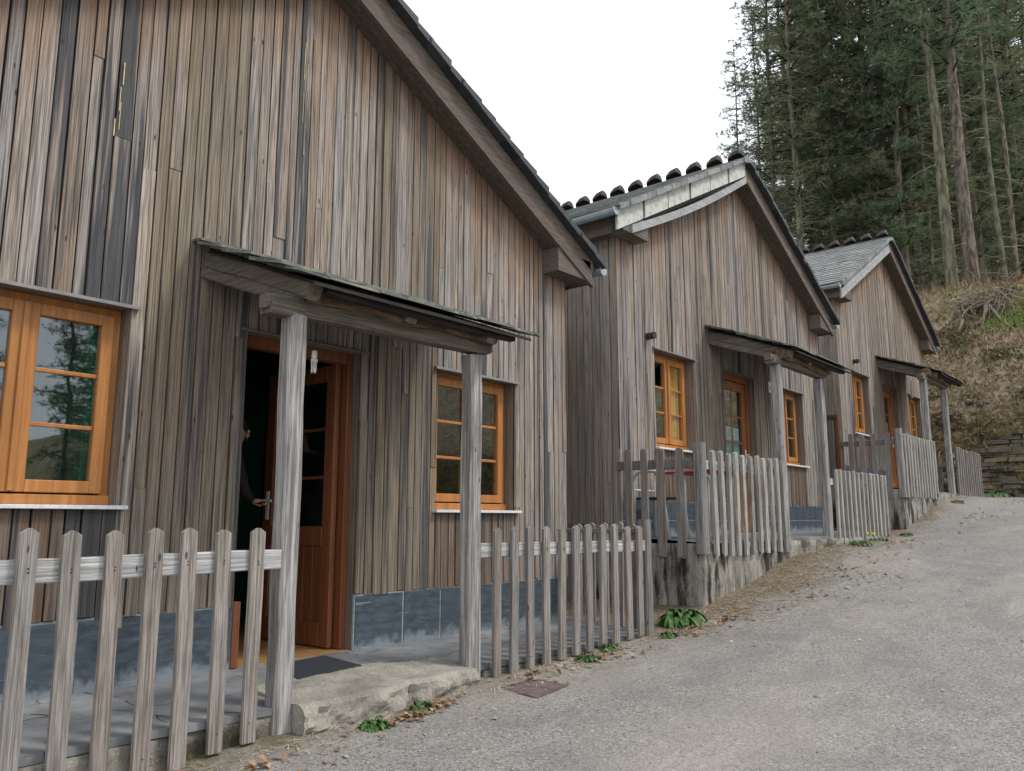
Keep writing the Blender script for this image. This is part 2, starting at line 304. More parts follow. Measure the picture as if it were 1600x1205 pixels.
M['fern'] = tone_mat('rust brown dead fern', [(.30, .13, .045), (.22, .10, .04), (.36, .18, .07)], .9, .2, .1)
M['leaf_dry'] = tone_mat('dry oak leaves', [(.30, .17, .09), (.40, .27, .17), (.20, .11, .06), (.46, .36, .27)], .8, .3, .2)
M['yellowflower'] = plain_mat('yellow petals', (.75, .55, .02), (.65, .45, .02), 30, .6)
M['root'] = wood_mat('bleached root wood', [(.36, .31, .24), (.27, .22, .17)], (.13, .10, .08), (10, 10, 10), contrast=.5, knots=False)
M['cover'] = plain_mat('rusty plum cast iron', (.11, .078, .082), (.16, .115, .118), 14, .75, .4, .3, .2)
M['pebble'] = tone_mat('loose stone chips', [(.42, .40, .37), (.30, .28, .25), (.14, .13, .12), (.55, .53, .50)], .9, .3, .2)

# ---------------------------------------------------------------- mesh collector
class MB:
    def __init__(s): s.v = []; s.f = []; s.t = []; s.t2 = []; s.mi = []
    def tone(s): return (random.random(), random.random(), random.random())
    def add(s, vs, fs, tone=None, t2=(0, 0, 0), mi=0):
        o = len(s.v); tone = tone or s.tone(); s.v += [tuple(v) for v in vs]
        for f in fs: s.f.append([i + o for i in f]); s.t.append(tone); s.t2.append(t2); s.mi.append(mi)
    def hexa(s, p, **k): s.add(p, [(3, 2, 1, 0), (4, 5, 6, 7), (0, 1, 5, 4), (1, 2, 6, 5), (2, 3, 7, 6), (3, 0, 4, 7)], **k)
    def box(s, x0, x1, y0, y1, z0, z1, **k):
        s.hexa([(x0, y0, z0), (x1, y0, z0), (x1, y1, z0), (x0, y1, z0), (x0, y0, z1), (x1, y0, z1), (x1, y1, z1), (x0, y1, z1)], **k)
    def bar(s, a, b, w, h, upv=(0, 0, 1), **k):       # square bar from a to b
        a, b = Vector(a), Vector(b); d = (b - a).normalized(); u = Vector(upv); sd = d.cross(u).normalized(); u = sd.cross(d).normalized()
        c = [(-w / 2, -h / 2), (w / 2, -h / 2), (w / 2, h / 2), (-w / 2, h / 2)]
        s.hexa([a + sd * i + u * j for i, j in c] + [b + sd * i + u * j for i, j in c], **k)
    def tube(s, pts, rs, n=6, cap=True, **k):
        pts = [Vector(p) for p in pts]; rs = rs if hasattr(rs, '__len__') else [rs] * len(pts); vs = []; fs = []
        pu = None
        for i, p in enumerate(pts):
            d = (pts[min(i + 1, len(pts) - 1)] - pts[max(i - 1, 0)]).normalized()
            if pu is None: pu = d.orthogonal().normalized()
            u = (pu - d * pu.dot(d)); u = u.normalized() if u.length > 1e-6 else d.orthogonal().normalized(); pu = u; v = d.cross(u)
            for j in range(n):
                a = 2 * math.pi * j / n; vs.append(p + (u * math.cos(a) + v * math.sin(a)) * rs[i])
        for i in range(len(pts) - 1):
            for j in range(n): fs.append((i * n + j, i * n + (j + 1) % n, (i + 1) * n + (j + 1) % n, (i + 1) * n + j))
        if cap: fs.append(tuple(range(n - 1, -1, -1))); fs.append(tuple((len(pts) - 1) * n + j for j in range(n)))
        s.add(vs, fs, **k)
    def build(s, name, mat, parent=None, smooth=False, bevel=0.0, disp=0.0, dscale=3.0):
        me = bpy.data.meshes.new(name); me.from_pydata(s.v, [], s.f); 
        for mm in (mat if isinstance(mat, (list, tuple)) else [mat]): me.materials.append(mm)
        for nm, arr in (('tone', s.t), ('ton2', s.t2)):
            a = me.attributes.new(nm, 'FLOAT_COLOR', 'FACE'); a.data.foreach_set('color', [c for t in arr for c in (*t, 1.0)])
        me.polygons.foreach_set('material_index', s.mi)
        if smooth: me.polygons.foreach_set('use_smooth', [True] * len(s.f))
        if disp:
            for v in me.vertices: v.co += noise.noise_vector(v.co * dscale) * disp
        me.update()
        o = bpy.data.objects.new(name, me); scn.collection.objects.link(o)
        if parent: o.parent = parent
        if bevel:
            b = o.modifiers.new('bevel', 'BEVEL'); b.width = bevel; b.segments = 1; b.limit_method = 'ANGLE'
        return o
def tag(o, label=None, cat=None, group=None, kind=None):
    if label: o['label'] = label
    if cat: o['category'] = cat
    if group: o['group'] = group
    if kind: o['kind'] = kind
    return o
def empty(name, loc, rz=0): 
    o = bpy.data.objects.new(name, None); scn.collection.objects.link(o); o.location = loc; o.rotation_euler = (0, 0, rz); o.empty_display_size = .2; return o
def link_copy(o, parent=None, loc=None, rot=None):
    c = o.copy(); scn.collection.objects.link(c); c.parent = parent
    if loc is not None: c.location = loc
    if rot is not None: c.rotation_euler = rot
    return c
def rnd(a, b): return random.uniform(a, b)
def np_mesh(name, V, F, tone, mat, parent=None, smooth=False):
    """fast mesh: V (n,3), F (m,k) faces, tone (m,3)"""
    V = np.asarray(V, np.float32); F = np.asarray(F, np.int32); me = bpy.data.meshes.new(name); k = F.shape[1]
    me.vertices.add(len(V)); me.vertices.foreach_set('co', V.ravel()); me.loops.add(F.size); me.loops.foreach_set('vertex_index', F.ravel())
    me.polygons.add(len(F)); me.polygons.foreach_set('loop_start', np.arange(0, F.size, k, dtype=np.int32)); me.polygons.foreach_set('loop_total', np.full(len(F), k, np.int32))
    a = me.attributes.new('tone', 'FLOAT_COLOR', 'FACE'); a.data.foreach_set('color', np.concatenate([tone, np.ones((len(F), 1))], 1).astype(np.float32).ravel())
    me.materials.append(mat); me.update(calc_edges=True)
    if smooth: me.polygons.foreach_set('use_smooth', [True] * len(F))
    o = bpy.data.objects.new(name, me); scn.collection.objects.link(o)
    if parent: o.parent = parent
    return o

# ---------------------------------------------------------------- terrain
def lerp_tab(tab, x):
    if x <= tab[0][0]: return tab[0][1]
    for (a, b), (c, d) in zip(tab, tab[1:]):
        if x <= c: t = (x - a) / (c - a); return b + (d - b) * t
    return tab[-1][1]
NEAR = [(-8, -.3), (-3, .05), (1, .32), (2.57, .40), (4.05, .45), (6.3, .52), (7.2, .64), (8.3, .82), (9.6, 1.09), (10.9, 1.17), (13.4, 1.24), (14.3, 1.31), (15.3, 1.5), (16.7, 1.80), (18.2, 1.97), (20.5, 1.98), (22.5, 2.05), (40, 2.4)]
FAR = [(-8, -.45), (-3, -.05), (2.5, .38), (6.3, .64), (10.5, 1.05), (14.5, 1.43), (18, 1.82), (21, 2.0), (24, 2.1), (45, 2.6)]
def smooth01(t): t = max(0, min(1, t)); return t * t * (3 - 2 * t)
def gz(x, y):
    k = smooth01((-0.93 - y) / 1.5)
    z = lerp_tab(NEAR, x) * (1 - k) + lerp_tab(FAR, x) * k - .05 * max(0, -0.93 - y) * (1 if y > -9 else 1) 
    if y < -9: z += .05 * (-9 - y) * .5
    return z + .012 * noise.noise(Vector((x * .9, y * .9, 0)))
xs = np.concatenate([np.linspace(-260, -10, 16)[:-1], np.linspace(-10, -2, 14)[:-1], np.linspace(-2, 24, 240), np.linspace(24, 60, 20)[1:], np.linspace(60, 400, 14)[1:]])
ys = np.concatenate([np.linspace(-260, -16, 16)[:-1], np.linspace(-16, -5, 22)[:-1], np.linspace(-5, .4, 70), np.linspace(.4, 12, 12)[1:], np.linspace(12, 300, 14)[1:]])
V = []; 
for y in ys:
    for x in xs:
        z = gz(x, y) + (.010 * noise.noise(Vector((x * 6, y * 6, 3))) if -2 < x < 24 and -5 < y < .4 else 0)
        V.append((x, y, z))
nx, ny = len(xs), len(ys); F = [(j * nx + i, j * nx + i + 1, (j + 1) * nx + i + 1, (j + 1) * nx + i) for j in range(ny - 1) for i in range(nx - 1)]
g = np_mesh('ground', V, F, np.random.rand(len(F), 3), M['ground'], smooth=True); tag(g, 'grey worn tar and chip road climbing past the wooden houses', kind='structure')

def toe(y): return 22.45 if y < 3 else 22.45 - (y - 3) * .75 if y < 14 else 14.2
def hz(d, y):       # bank height above 2.05 at distance d behind the toe
    a = noise.noise(Vector((d * .35, y * .35, 5))) * .5 + noise.noise(Vector((d * 1.1, y * 1.1, 9))) * .22
    s = smooth01(d / .9) * 1.15 + max(0, min(d, 5.6)) * (.98)
    if d > 5.6: s += (d - 5.6) * .13 - smooth01((d - 5.6) / 3) * .2
    return 2.0 + s + a * smooth01(d / 1.2) * (1 if d < 9 else 1)
V = []; ds = np.concatenate([[-.35, 0], np.linspace(.1, 7, 46), np.linspace(7.5, 30, 24), np.linspace(35, 220, 12)])
yy = np.concatenate([np.linspace(-120, -9, 12)[:-1], np.linspace(-9, 6, 90), np.linspace(6, 60, 50)[1:], np.linspace(60, 200, 8)[1:]])
for y in yy:
    for d in ds:
        b = max(0, y - 3) * .35 if y < 40 else 13
        V.append((toe(y) + d, y + b * .0, hz(d, y) if d > -.3 else 1.2))
nx, ny = len(ds), len(yy); F = [(j * nx + i, j * nx + i + 1, (j + 1) * nx + i + 1, (j + 1) * nx + i) for j in range(ny - 1) for i in range(nx - 1)]
h = np_mesh('hill', V, F, np.random.rand(len(F), 3), M['bank'], smooth=True); tag(h, 'steep brown bank rising to the pine wood behind the last house', kind='structure')

# ---------------------------------------------------------------- house builder
HW = 3.1                    # half width of a house
def sub(iv, cuts):
    out = [iv]
    for c0, c1 in cuts:
        nxt = []
        for a, b in out:
            if c1 <= a or c0 >= b: nxt.append((a, b)); continue
            if c0 > a: nxt.append((a, c0))
            if c1 < b: nxt.append((c1, b))
        out = nxt
    return [(a, b) for a, b in out if b - a > .02]
def rows(a, b, w):
    n = max(1, round((b - a) / w)); e = [a]
    for i in range(1, n): e.append(a + (b - a) * (i + rnd(-.16, .16)) / n)
    e.append(b); return e
def cladding(holes, zb, ztop, x0, x1, w, axis='x', y0=0.0, stains=(), porch=None, sills=()):
    mb = MB(); brk = sorted(set([x0, x1] + [h[0] for h in holes if h[2] < 5] + [h[1] for h in holes]))
    brk = [b for b in brk if x0 <= b <= x1]
    for s0, s1 in zip(brk, brk[1:]):
        e = rows(s0, s1, w * (1.16 - .13 * ((s0 + s1) / 2 + HW) / HW) if axis == 'x' else w)
        for a, b in zip(e, e[1:]):
            mid = (a + b) / 2; g_ = .0052; wide = rnd(.002, .007) if random.random() < .12 else 0; aa, bb = a + g_ * rnd(.5, 1.4) + wide, b - g_ * rnd(.5, 1.4)
            tone = mb.tone(); st = max([1.0 - abs(mid - s) / .075 for s in stains if abs(mid - s) < .055] + [0])
            cuts = [(h[2], h[3]) for h in holes if h[0] < mid < h[1]]
            zt = min(ztop(aa), ztop(bb)); zlo = zb + rnd(-.012, .012) - (rnd(.02, .07) if random.random() < .06 else 0)
            for z0, z1 in sub((zlo, zt), cuts):
                js = [z0]
                z = z0 + rnd(.5, 4.5)
                if z < z1 - .4 and random.random() < .6: js.append(z)
                js.append(z1)
                for k, (p0, p1) in enumerate(zip(js, js[1:])):
                    if k: t_ = mb.tone(); tone = tuple(u * .55 + v * .45 for u, v in zip(tone, t_))
                    tn = (tone[0], tone[1], min(1, (tone[2] ** 7) * .55 + st * .50))
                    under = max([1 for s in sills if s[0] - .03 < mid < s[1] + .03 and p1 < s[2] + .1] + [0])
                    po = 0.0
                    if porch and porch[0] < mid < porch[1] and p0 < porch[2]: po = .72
                    if p0 < zb + .4 and p1 < 1.6: po = max(po, .0)
                    off = rnd(0, .010); q1 = p1 - (.0015 if k < len(js) - 2 else 0); yy0, yy1 = y0 + off, y0 + .024
                    za, zb_ = (ztop(aa), ztop(bb)) if abs(p1 - zt) < 1e-6 else (q1, q1)
                    if axis == 'x': P = [(aa, yy0, p0), (bb, yy0, p0), (bb, yy1, p0), (aa, yy1, p0), (aa, yy0, za), (bb, yy0, zb_), (bb, yy1, zb_), (aa, yy1, za)]
                    else: P = [(y0 - .024 + off * 0, bb, p0), (y0 - off, bb, p0), (y0 - off, aa, p0), (y0 - .024, aa, p0), (y0 - .024, bb, zb_), (y0 - off, bb, zb_), (y0 - off, aa, za), (y0 - .024, aa, za)]
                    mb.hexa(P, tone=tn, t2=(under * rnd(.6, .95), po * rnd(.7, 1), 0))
    return mb
def slab_roof(mb, ax, bx, za, zb, y0, y1, row, sw, th=.018, jit=.01, flip=1):
    """courses of slates on one slope: from eave (ax,za) to ridge (bx,zb), running y0..y1"""
    L = math.hypot(bx - ax, zb - za); n = int(L / row); ux, uz = (bx - ax) / L, (zb - za) / L; nxv, nzv = -uz * (1 if ux > 0 else -1), abs(ux)
    for r in range(n + 1):
        y = y0 + rnd(-.03, .0)
        while y < y1:
            w = sw * rnd(.7, 1.3); ye = min(y + w, y1 + .03); s0 = r * row + rnd(-jit, jit); s1 = min(s0 + row * 1.9, L); lift0 = .030 + rnd(0, .008); lift1 = .006
            if s1 - s0 < .03: y = ye; continue
            P = []
            for hh in (0, th):
                for s_, yv, lf in ((s0, y + .003, lift0), (s1, y + .003, lift1), (s1, ye - .003, lift1), (s0, ye - .003, lift0)):
                    P.append((ax + ux * s_ + nxv * (lf + hh), yv, za + uz * s_ + nzv * (lf + hh)))
            if ux < 0: P = [P[3], P[2], P[1], P[0], P[7], P[6], P[5], P[4]]
            mb.hexa(P); y = ye
def ring(mb, x0, x1, z0, z1, y0, y1, w, **k):
    mb.box(x0, x0 + w, y0, y1, z0, z1, **k); mb.box(x1 - w, x1, y0, y1, z0, z1, **k)
    mb.box(x0 + w, x1 - w, y0, y1, z0, z0 + w, **k); mb.box(x0 + w, x1 - w, y0, y1, z1 - w, z1, **k)
def window(root, x0, x1, z0=.97, z1=2.14, shutters=False, label=None):
    y = .13
    f = MB(); ring(f, x0, x1, z0 + .02, z1 - .0, y, y + .07, .055); f.box(x0 + .0, x1 - .0, y - .03, y, z0 + .02, z0 + .075)
    wf = f.build('window', M['orange'], root, bevel=.004)
    xm = (x0 + x1) / 2
    for si, (a, b) in enumerate(((x0 + .045, xm + .002), (xm + .004, x1 - .045))):
        sm = MB(); ring(sm, a, b, z0 + .085, z1 - .045, y - .022, y + .04, .068)
        zi0, zi1 = z0 + .153, z1 - .113
        for k in (1, 2): zz = zi0 + (zi1 - zi0) * k / 3; sm.box(a + .068, b - .068, y - .004, y + .018, zz - .012, zz + .012)
        sm.build('sash', M['orange'], wf, bevel=.004)
        pm = MB(); pm.box(a + .066, b - .066, y + .004, y + .010, zi0 - .002, zi1 + .002); pm.build('pane', M['glass'], wf)
        if shutters and si:
            q = MB(); ax_, bx_ = a + .06, b - .085
            for k in range(3):
                s0 = zi0 + (zi1 - zi0) * k / 3; s1 = zi0 + (zi1 - zi0) * (k + 1) / 3; ring(q, ax_, bx_, s0, s1, y + .03, y + .05, .045); q.box(ax_ + .045, bx_ - .045, y + .036, y + .045, s0 + .045, s1 - .045)
            q.build('inner_shutter', M['yellow'], wf)
    am = MB(); am.box(xm - .016, xm + .018, y - .04, y - .022, z0 + .09, z1 - .05); am.build('mullion', M['orange'], wf, bevel=.003)
    sl = MB(); sl.box(x0 - .03, x1 + .045, -.045, y + .0, z0 - .004, z0 + .018); sl.build('sill', M['sill'], wf, bevel=.002)
    l = MB(); l.hexa([(x0 - .04, -.03, z1 - .012), (x1 + .04, -.03, z1 - .012), (x1 + .04, .02, z1 - .004), (x0 - .04, .02, z1 - .004), (x0 - .04, -.03, z1 + .004), (x1 + .04, -.03, z1 + .004), (x1 + .04, .02, z1 + .022), (x0 - .04, .02, z1 + .022)])
    l.build('lintel_flashing', M['metal'], wf)
    if label: wf['label'] = label
    return wf
def door_leaf(root, name, width, height, hinge, ang, mat, curtain=False, muntins=1):
    """leaf built along local +x from its hinge, then swung by ang"""
    t = MB(); w, h_ = width, height; T = .045
    zmid = .78
    t.box(0, .105, 0, T, 0, h_); t.box(w - .105, w, 0, T, 0, h_); t.box(.105, w - .105, 0, T, 0, .17); t.box(.105, w - .105, 0, T, h_ - .12, h_); t.box(.105, w - .105, 0, T, zmid - .07, zmid + .07)
    n = 6
    for i in range(n): a = .105 + (w - .21) * i / n; t.box(a + .002, a + (w - .21) / n - .002, .012, T - .012, .17, zmid - .07)
    for k in (1, 2): zz = zmid + .07 + (h_ - .12 - zmid - .07) * k / 3; t.box(.105, w - .105, .014, T - .014, zz - .011, zz + .011)
    if muntins > 1: t.box(w / 2 - .011, w / 2 + .011, .014, T - .014, zmid + .07, h_ - .12)
    o = t.build(name, mat, root, bevel=.003); o.location = hinge; o.rotation_euler = (0, 0, ang)
    pn = MB(); pn.box(.10, w - .10, T / 2 - .003, T / 2 + .003, zmid + .065, h_ - .115); pn.build('pane', M['glass'], o)
    hd = MB()
    for yy0, sg in ((0, -1), (T, 1)):
        hd.box(w - .075, w - .040, min(yy0, yy0 + sg * .006), max(yy0, yy0 + sg * .006), .90, 1.12)
        hd.tube([(w - .057, yy0, 1.045), (w - .057, yy0 + sg * .055, 1.045)], .009, 8); hd.tube([(w - .057, yy0 + sg * .05, 1.045), (w - .17, yy0 + sg * .05, 1.043)], .009, 8)
    hd.build('handle', M['sill'], o, smooth=False)
    if curtain:
        c = MB(); n = 28
        for i in range(n):
            a = .11 + (w - .22) * i / n; b = .11 + (w - .22) * (i + 1) / n; ya = T + .03 + .012 * math.sin(i * 1.3); yb = T + .03 + .012 * math.sin((i + 1) * 1.3)
            c.hexa([(a, ya, .6), (b, yb, .6), (b, yb + .003, .6), (a, ya + .003, .6), (a, ya, 1.42), (b, yb, 1.42), (b, yb + .003, 1.42), (a, ya + .003, 1.42)])
        c.build('curtain', M['blue'], o)
    return o

def timber(name, a, b, w, h, mat, root, wob=.012, seg=9, taper=0.0, upv=(0, 0, 1), round_end=False, seed=0.0):
    a, b = Vector(a), Vector(b); d = (b - a).normalized(); u = Vector(upv); sd = d.cross(u).normalized(); u = sd.cross(d).normalized()
    mb = MB(); vs = []; fs = []; ch = min(w, h) * .14
    prof = [(-w / 2 + ch, -h / 2), (w / 2 - ch, -h / 2), (w / 2, -h / 2 + ch), (w / 2, h / 2 - ch), (w / 2 - ch, h / 2), (-w / 2 + ch, h / 2), (-w / 2, h / 2 - ch), (-w / 2, -h / 2 + ch)]
    for i in range(seg + 1):
        t = i / seg; c = a.lerp(b, t); k = 1 - taper * t
        if round_end and i in (0, seg): k *= .72
        for j, (x, y) in enumerate(prof):
            p = c + sd * x * k + u * y * k; nv = noise.noise_vector(Vector((p.x * 2.3 + seed, p.y * 2.3, p.z * 2.3 + j * .07))); vs.append(p + (sd * nv.x + u * nv.y) * wob)
    n = 8
    for i in range(seg):
        for j in range(n): fs.append((i * n + j, i * n + (j + 1) % n, (i + 1) * n + (j + 1) % n, (i + 1) * n + j))
    fs += [tuple(range(n - 1, -1, -1)), tuple(seg * n + j for j in range(n))]
    mb.add(vs, fs); o = mb.build(name, mat, root)
    return o

def house(cx, z0, zadj, wins, door, porch, opts):
    root = empty('wooden_house', (cx, 0, z0)); L = lambda x: x - cx
    ZRr = ZR + zadj
    ztop = lambda x: ZRr - KR * abs(x) + .06
    holes = [(L(a), L(b), .97, 2.14) for a, b in wins] + [(L(door[0]), L(door[1]), .2, 2.14)]
    pl = [L(door[0]) - .32, L(door[1]) + .30] if False else None
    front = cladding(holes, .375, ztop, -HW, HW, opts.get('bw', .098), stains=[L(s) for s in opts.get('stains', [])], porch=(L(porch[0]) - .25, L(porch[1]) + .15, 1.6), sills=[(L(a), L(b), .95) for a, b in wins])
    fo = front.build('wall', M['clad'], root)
    # structural core behind the boards, lining the openings
    core = MB(); cav = MB(); allh = [(a, b, z - .03 if z > .9 else -.2, t) for a, b, z, t in holes]
    brk = sorted(set([-HW + .03, HW - .03] + [h[0] for h in allh] + [h[1] for h in allh]))
    for a, b in zip(brk, brk[1:]):
        cuts = [(h[2], h[3]) for h in allh if h[0] < (a + b) / 2 < h[1]]
        for p0, p1 in sub((-.05, 2.9), cuts):
            core.box(a, b, .030, .21, p0, p1); cav.box(a + .004, b - .004, .0255, .029, max(p0, .37), p1)
    zc = ZRr - KR * (HW - .03) + .04
    cav.add([(-HW + .03, .0285, 2.9), (HW - .03, .0285, 2.9), (HW - .03, .0285, zc), (0, .0285, ZRr + .04), (-HW + .03, .0285, zc)], [(0, 1, 2, 3, 4)]); cav.build('dark_gap_sheet', M['cavity'], root)  # black sheet added so the board gaps read as shadow
    core.add([(-HW + .03, .030, 2.9), (HW - .03, .030, 2.9), (HW - .03, .030, zc), (0, .030, ZRr + .04), (-HW + .03, .030, zc), (-HW + .03, .21, 2.9), (HW - .03, .21, 2.9), (HW - .03, .21, zc), (0, .21, ZRr + .04), (-HW + .03, .21, zc)],
             [(0, 1, 2, 3, 4), (9, 8, 7, 6, 5), (1, 6, 7, 2), (2, 7, 8, 3), (3, 8, 9, 4), (4, 9, 5, 0), (0, 5, 6, 1)])
    core.build('wall_lining', M['core'], root)
    D = 7.0
    sidezb = opts.get('sidezb', .08)
    for sx in (-1, 1):
        sc = cladding([], sidezb, lambda y: ZRr - KR * HW + .02, .0, D, .112, axis='y', y0=HW)
        if sx < 0:
            for i, v in enumerate(sc.v): sc.v[i] = (-v[0], v[1], v[2])
            sc.f = [f[::-1] for f in sc.f]
        if sx < 0 or cx > 17: sc.build('side_wall', M['side'], root)
        bk = MB(); x_ = sx * (HW - .026); bk.box(min(x_, x_ - sx * .15), max(x_, x_ - sx * .15), .21, D, -.05, ZRr - KR * HW + .02); bk.build('side_wall_lining', M['cavity'], root)
    fnd = MB(); fnd.box(-HW + .04, HW - .04, .05, D, -1.3, -.06); fnd.box(-HW - .005, -HW + .035, .03, D, -1.3, sidezb + .05); fnd.box(HW - .035, HW + .005, .03, D, -1.3, sidezb + .05)
    fnd.build('foundation', M['stained'], root)
    bw = MB(); bw.add([(-HW, D, -.05), (HW, D, -.05), (HW, D, zc), (0, D, ZRr), (-HW, D, zc), (-HW, D - .15, -.05), (HW, D - .15, -.05), (HW, D - .15, zc), (0, D - .15, ZRr), (-HW, D - .15, zc)],
                     [(4, 3, 2, 1, 0), (5, 6, 7, 8, 9), (1, 2, 7, 6), (2, 3, 8, 7), (3, 4, 9, 8), (4, 0, 5, 9), (0, 1, 6, 5)]); bw.build('back_wall', M['side'], root)
    # plinth of slate tiles
    back = MB(); pms = []; dh = (L(door[0]) - .0, L(door[1]) + .0)
    tw = opts.get('tile', .42)
    for s0, s1 in ((-HW + .01, dh[0]), (dh[1], HW - .01)):
        pm = MB(); pms.append(pm); back.box(s0, s1, .012, .03, -.06, .38); e = rows(s0, s1, tw)
        zz = [-.04, .375] if tw > .35 else [-.04, .16, .375]
        for a, b in zip(e, e[1:]):
            for c, d in zip(zz, zz[1:]): pm.box(a + .008 + rnd(0, .004), b - .008, .006, .014, c + .008, d - .007)
    po = back.build('plinth', M['mortar'], root); [q_.build('slate_tiles', M['plinth'], po) for q_ in pms]
    # rooms behind
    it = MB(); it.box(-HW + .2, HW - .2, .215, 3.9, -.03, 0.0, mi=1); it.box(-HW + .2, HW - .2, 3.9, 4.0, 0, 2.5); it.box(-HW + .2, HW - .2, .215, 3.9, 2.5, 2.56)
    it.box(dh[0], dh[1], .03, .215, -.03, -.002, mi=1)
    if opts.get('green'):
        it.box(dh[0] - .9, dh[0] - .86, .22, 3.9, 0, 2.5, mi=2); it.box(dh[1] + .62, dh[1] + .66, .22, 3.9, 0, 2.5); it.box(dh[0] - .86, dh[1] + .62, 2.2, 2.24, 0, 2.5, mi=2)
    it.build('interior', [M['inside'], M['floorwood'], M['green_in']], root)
    for wdx, (a, b) in enumerate(wins): window(root, L(a), L(b), shutters=opts.get('shutters') == wdx)
    # door frame
    df = MB(); ring_y0, ring_y1 = .10, .19
    df.box(dh[0], dh[0] + .06, ring_y0, ring_y1, 0, 2.14); df.box(dh[1] - .05, dh[1], ring_y0, ring_y1, 0, 2.14); df.box(dh[0] + .06, dh[1] - .06, ring_y0, ring_y1, 2.06, 2.14)
    if opts.get('green'):
        df.box(dh[0] - .0, dh[0] + .05, .0, .10, 0, .40); pass
    df.build('door_frame', M['doororange'] if not opts.get('green') else M['doorwood'], root, bevel=.004)
    if opts.get('green'): door_leaf(root, 'door', .84, 2.05, (dh[1] - .065, .165, .01), R_(91.5), M['doorwood'])
    else: door_leaf(root, 'door', dh[1] - dh[0] - .13, 2.04, (dh[0] + .065, .12, .01), 0, M['doororange'], curtain=opts.get('curtain', False), muntins=2)
    dl = MB(); dl.hexa([(dh[0] - .05, -.03, 2.13), (dh[1] + .05, -.03, 2.13), (dh[1] + .05, .02, 2.14), (dh[0] - .05, .02, 2.14), (dh[0] - .05, -.03, 2.145), (dh[1] + .05, -.03, 2.145), (dh[1] + .05, .02, 2.165), (dh[0] - .05, .02, 2.165)]); dl.build('door_flashing', M['core'], root)
    # ------------- roof
    OV = .2; zt = lambda x: ZRr - KR * abs(x)
    rf = MB(); xe = HW + .30
    for sx in (-1, 1):
        P = [(sx * xe, -OV + .03, zt(xe) + .25), (0, -OV + .03, ZRr + .25), (0, D + .2, ZRr + .25), (sx * xe, D + .2, zt(xe) + .25), (sx * xe, -OV + .03, zt(xe) + .30), (0, -OV + .03, ZRr + .30), (0, D + .2, ZRr + .30), (sx * xe, D + .2, zt(xe) + .30)]
        if sx > 0: P = [P[3], P[2], P[1], P[0], P[7], P[6], P[5], P[4]]
        rf.hexa(P)
    ro = rf.build('roof', M['soffit'], root)
    for sx in (-1, 1):
        sm = MB(); slab_roof(sm, sx * (xe + .02), 0, zt(xe + .02) + .29, ZRr + .29, -OV - .05, D + .25, .19, .30, .018); sm.build('slates', M['slate'], ro)
        vm = MB(); Lr = math.hypot(xe, xe * KR); n = 18
        for i in range(n):
            x0 = sx * (xe + .02) * (1 - i / n); x1 = sx * (xe + .02) * (1 - (i + 1.25) / n)
            zl = zt(x0) + .28; zh = zt(x1) + .275; jy = rnd(0, .02)
            P = [(x0, -OV - .075 - jy, zl), (x1, -OV - .075 - jy, zh), (x1, -OV + .06, zh), (x0, -OV + .06, zl), (x0, -OV - .075 - jy, zl + .075), (x1, -OV - .075 - jy, zh + .05), (x1, -OV + .06, zh + .05), (x0, -OV + .06, zl + .075)]
            if sx > 0: P = [P[3], P[2], P[1], P[0], P[7], P[6], P[5], P[4]]
            vm.hexa(P)
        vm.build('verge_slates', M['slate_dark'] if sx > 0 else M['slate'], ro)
    # ridge tiles
    y = -OV + .02; k = 0
    while y < 4.6:
        t = MB(); n = 9; vs = []; fs = []
        for i, (yy_, r0, lift) in enumerate(((y, .070, .055), (y + .025, .110, .050), (y + .12, .108, .035), (y + .19, .085, .01), (y + .21, .03, -.03))):
            for j in range(n):
                a = math.pi * j / (n - 1); vs.append((r0 * math.cos(a), yy_, ZRr + .335 + lift + r0 * math.sin(a) * 1.0))
        for i in range(4):
            for j in range(n - 1): fs.append((i * n + j, i * n + j + 1, (i + 1) * n + j + 1, (i + 1) * n + j))
        fs.append(tuple(range(n - 1, -1, -1))); t.add(vs, fs); t.build('ridge_tile', M['ridge'], ro, smooth=True); y += .335; k += 1
    # barge boards: three planks, the lowest with a thin bright lip
    for sx in (-1, 1):
        b = MB(); mat = M['barge'] if sx > 0 or opts.get('left_barge') is None else M[opts['left_barge']]
        if sx < 0 and opts.get('left_barge') == 'verge':
            n = 6; xs_ = [-(xe + .0) * (1 - i / n) for i in range(n + 1)]
            for i in range(n):
                a_, b_ = xs_[i] + .018, xs_[i + 1] - .018
                b.hexa([(a_, -OV - .008 - .008 * (i % 2), zt(a_) + .06), (b_, -OV - .008 - .008 * (i % 2), zt(b_) + .06), (b_, -OV + .02, zt(b_) + .06), (a_, -OV + .02, zt(a_) + .06), (a_, -OV - .008 - .008 * (i % 2), zt(a_) + .30), (b_, -OV - .008 - .008 * (i % 2), zt(b_) + .30), (b_, -OV + .02, zt(b_) + .30), (a_, -OV + .02, zt(a_) + .30)])
            bo = b.build('barge_board', M['verge'], ro)
            bk = MB(); bk.hexa([(-xe, -OV + .021, zt(xe) + .02), (0, -OV + .021, ZRr + .02), (0, -OV + .05, ZRr + .02), (-xe, -OV + .05, zt(xe) + .02), (-xe, -OV + .021, zt(xe) + .28), (0, -OV + .021, ZRr + .28), (0, -OV + .05, ZRr + .28), (-xe, -OV + .05, zt(xe) + .28)]); bk.build('barge_backing', M['cavity'], ro)
            lp = MB(); x0 = -(HW + .0); N_ = 14
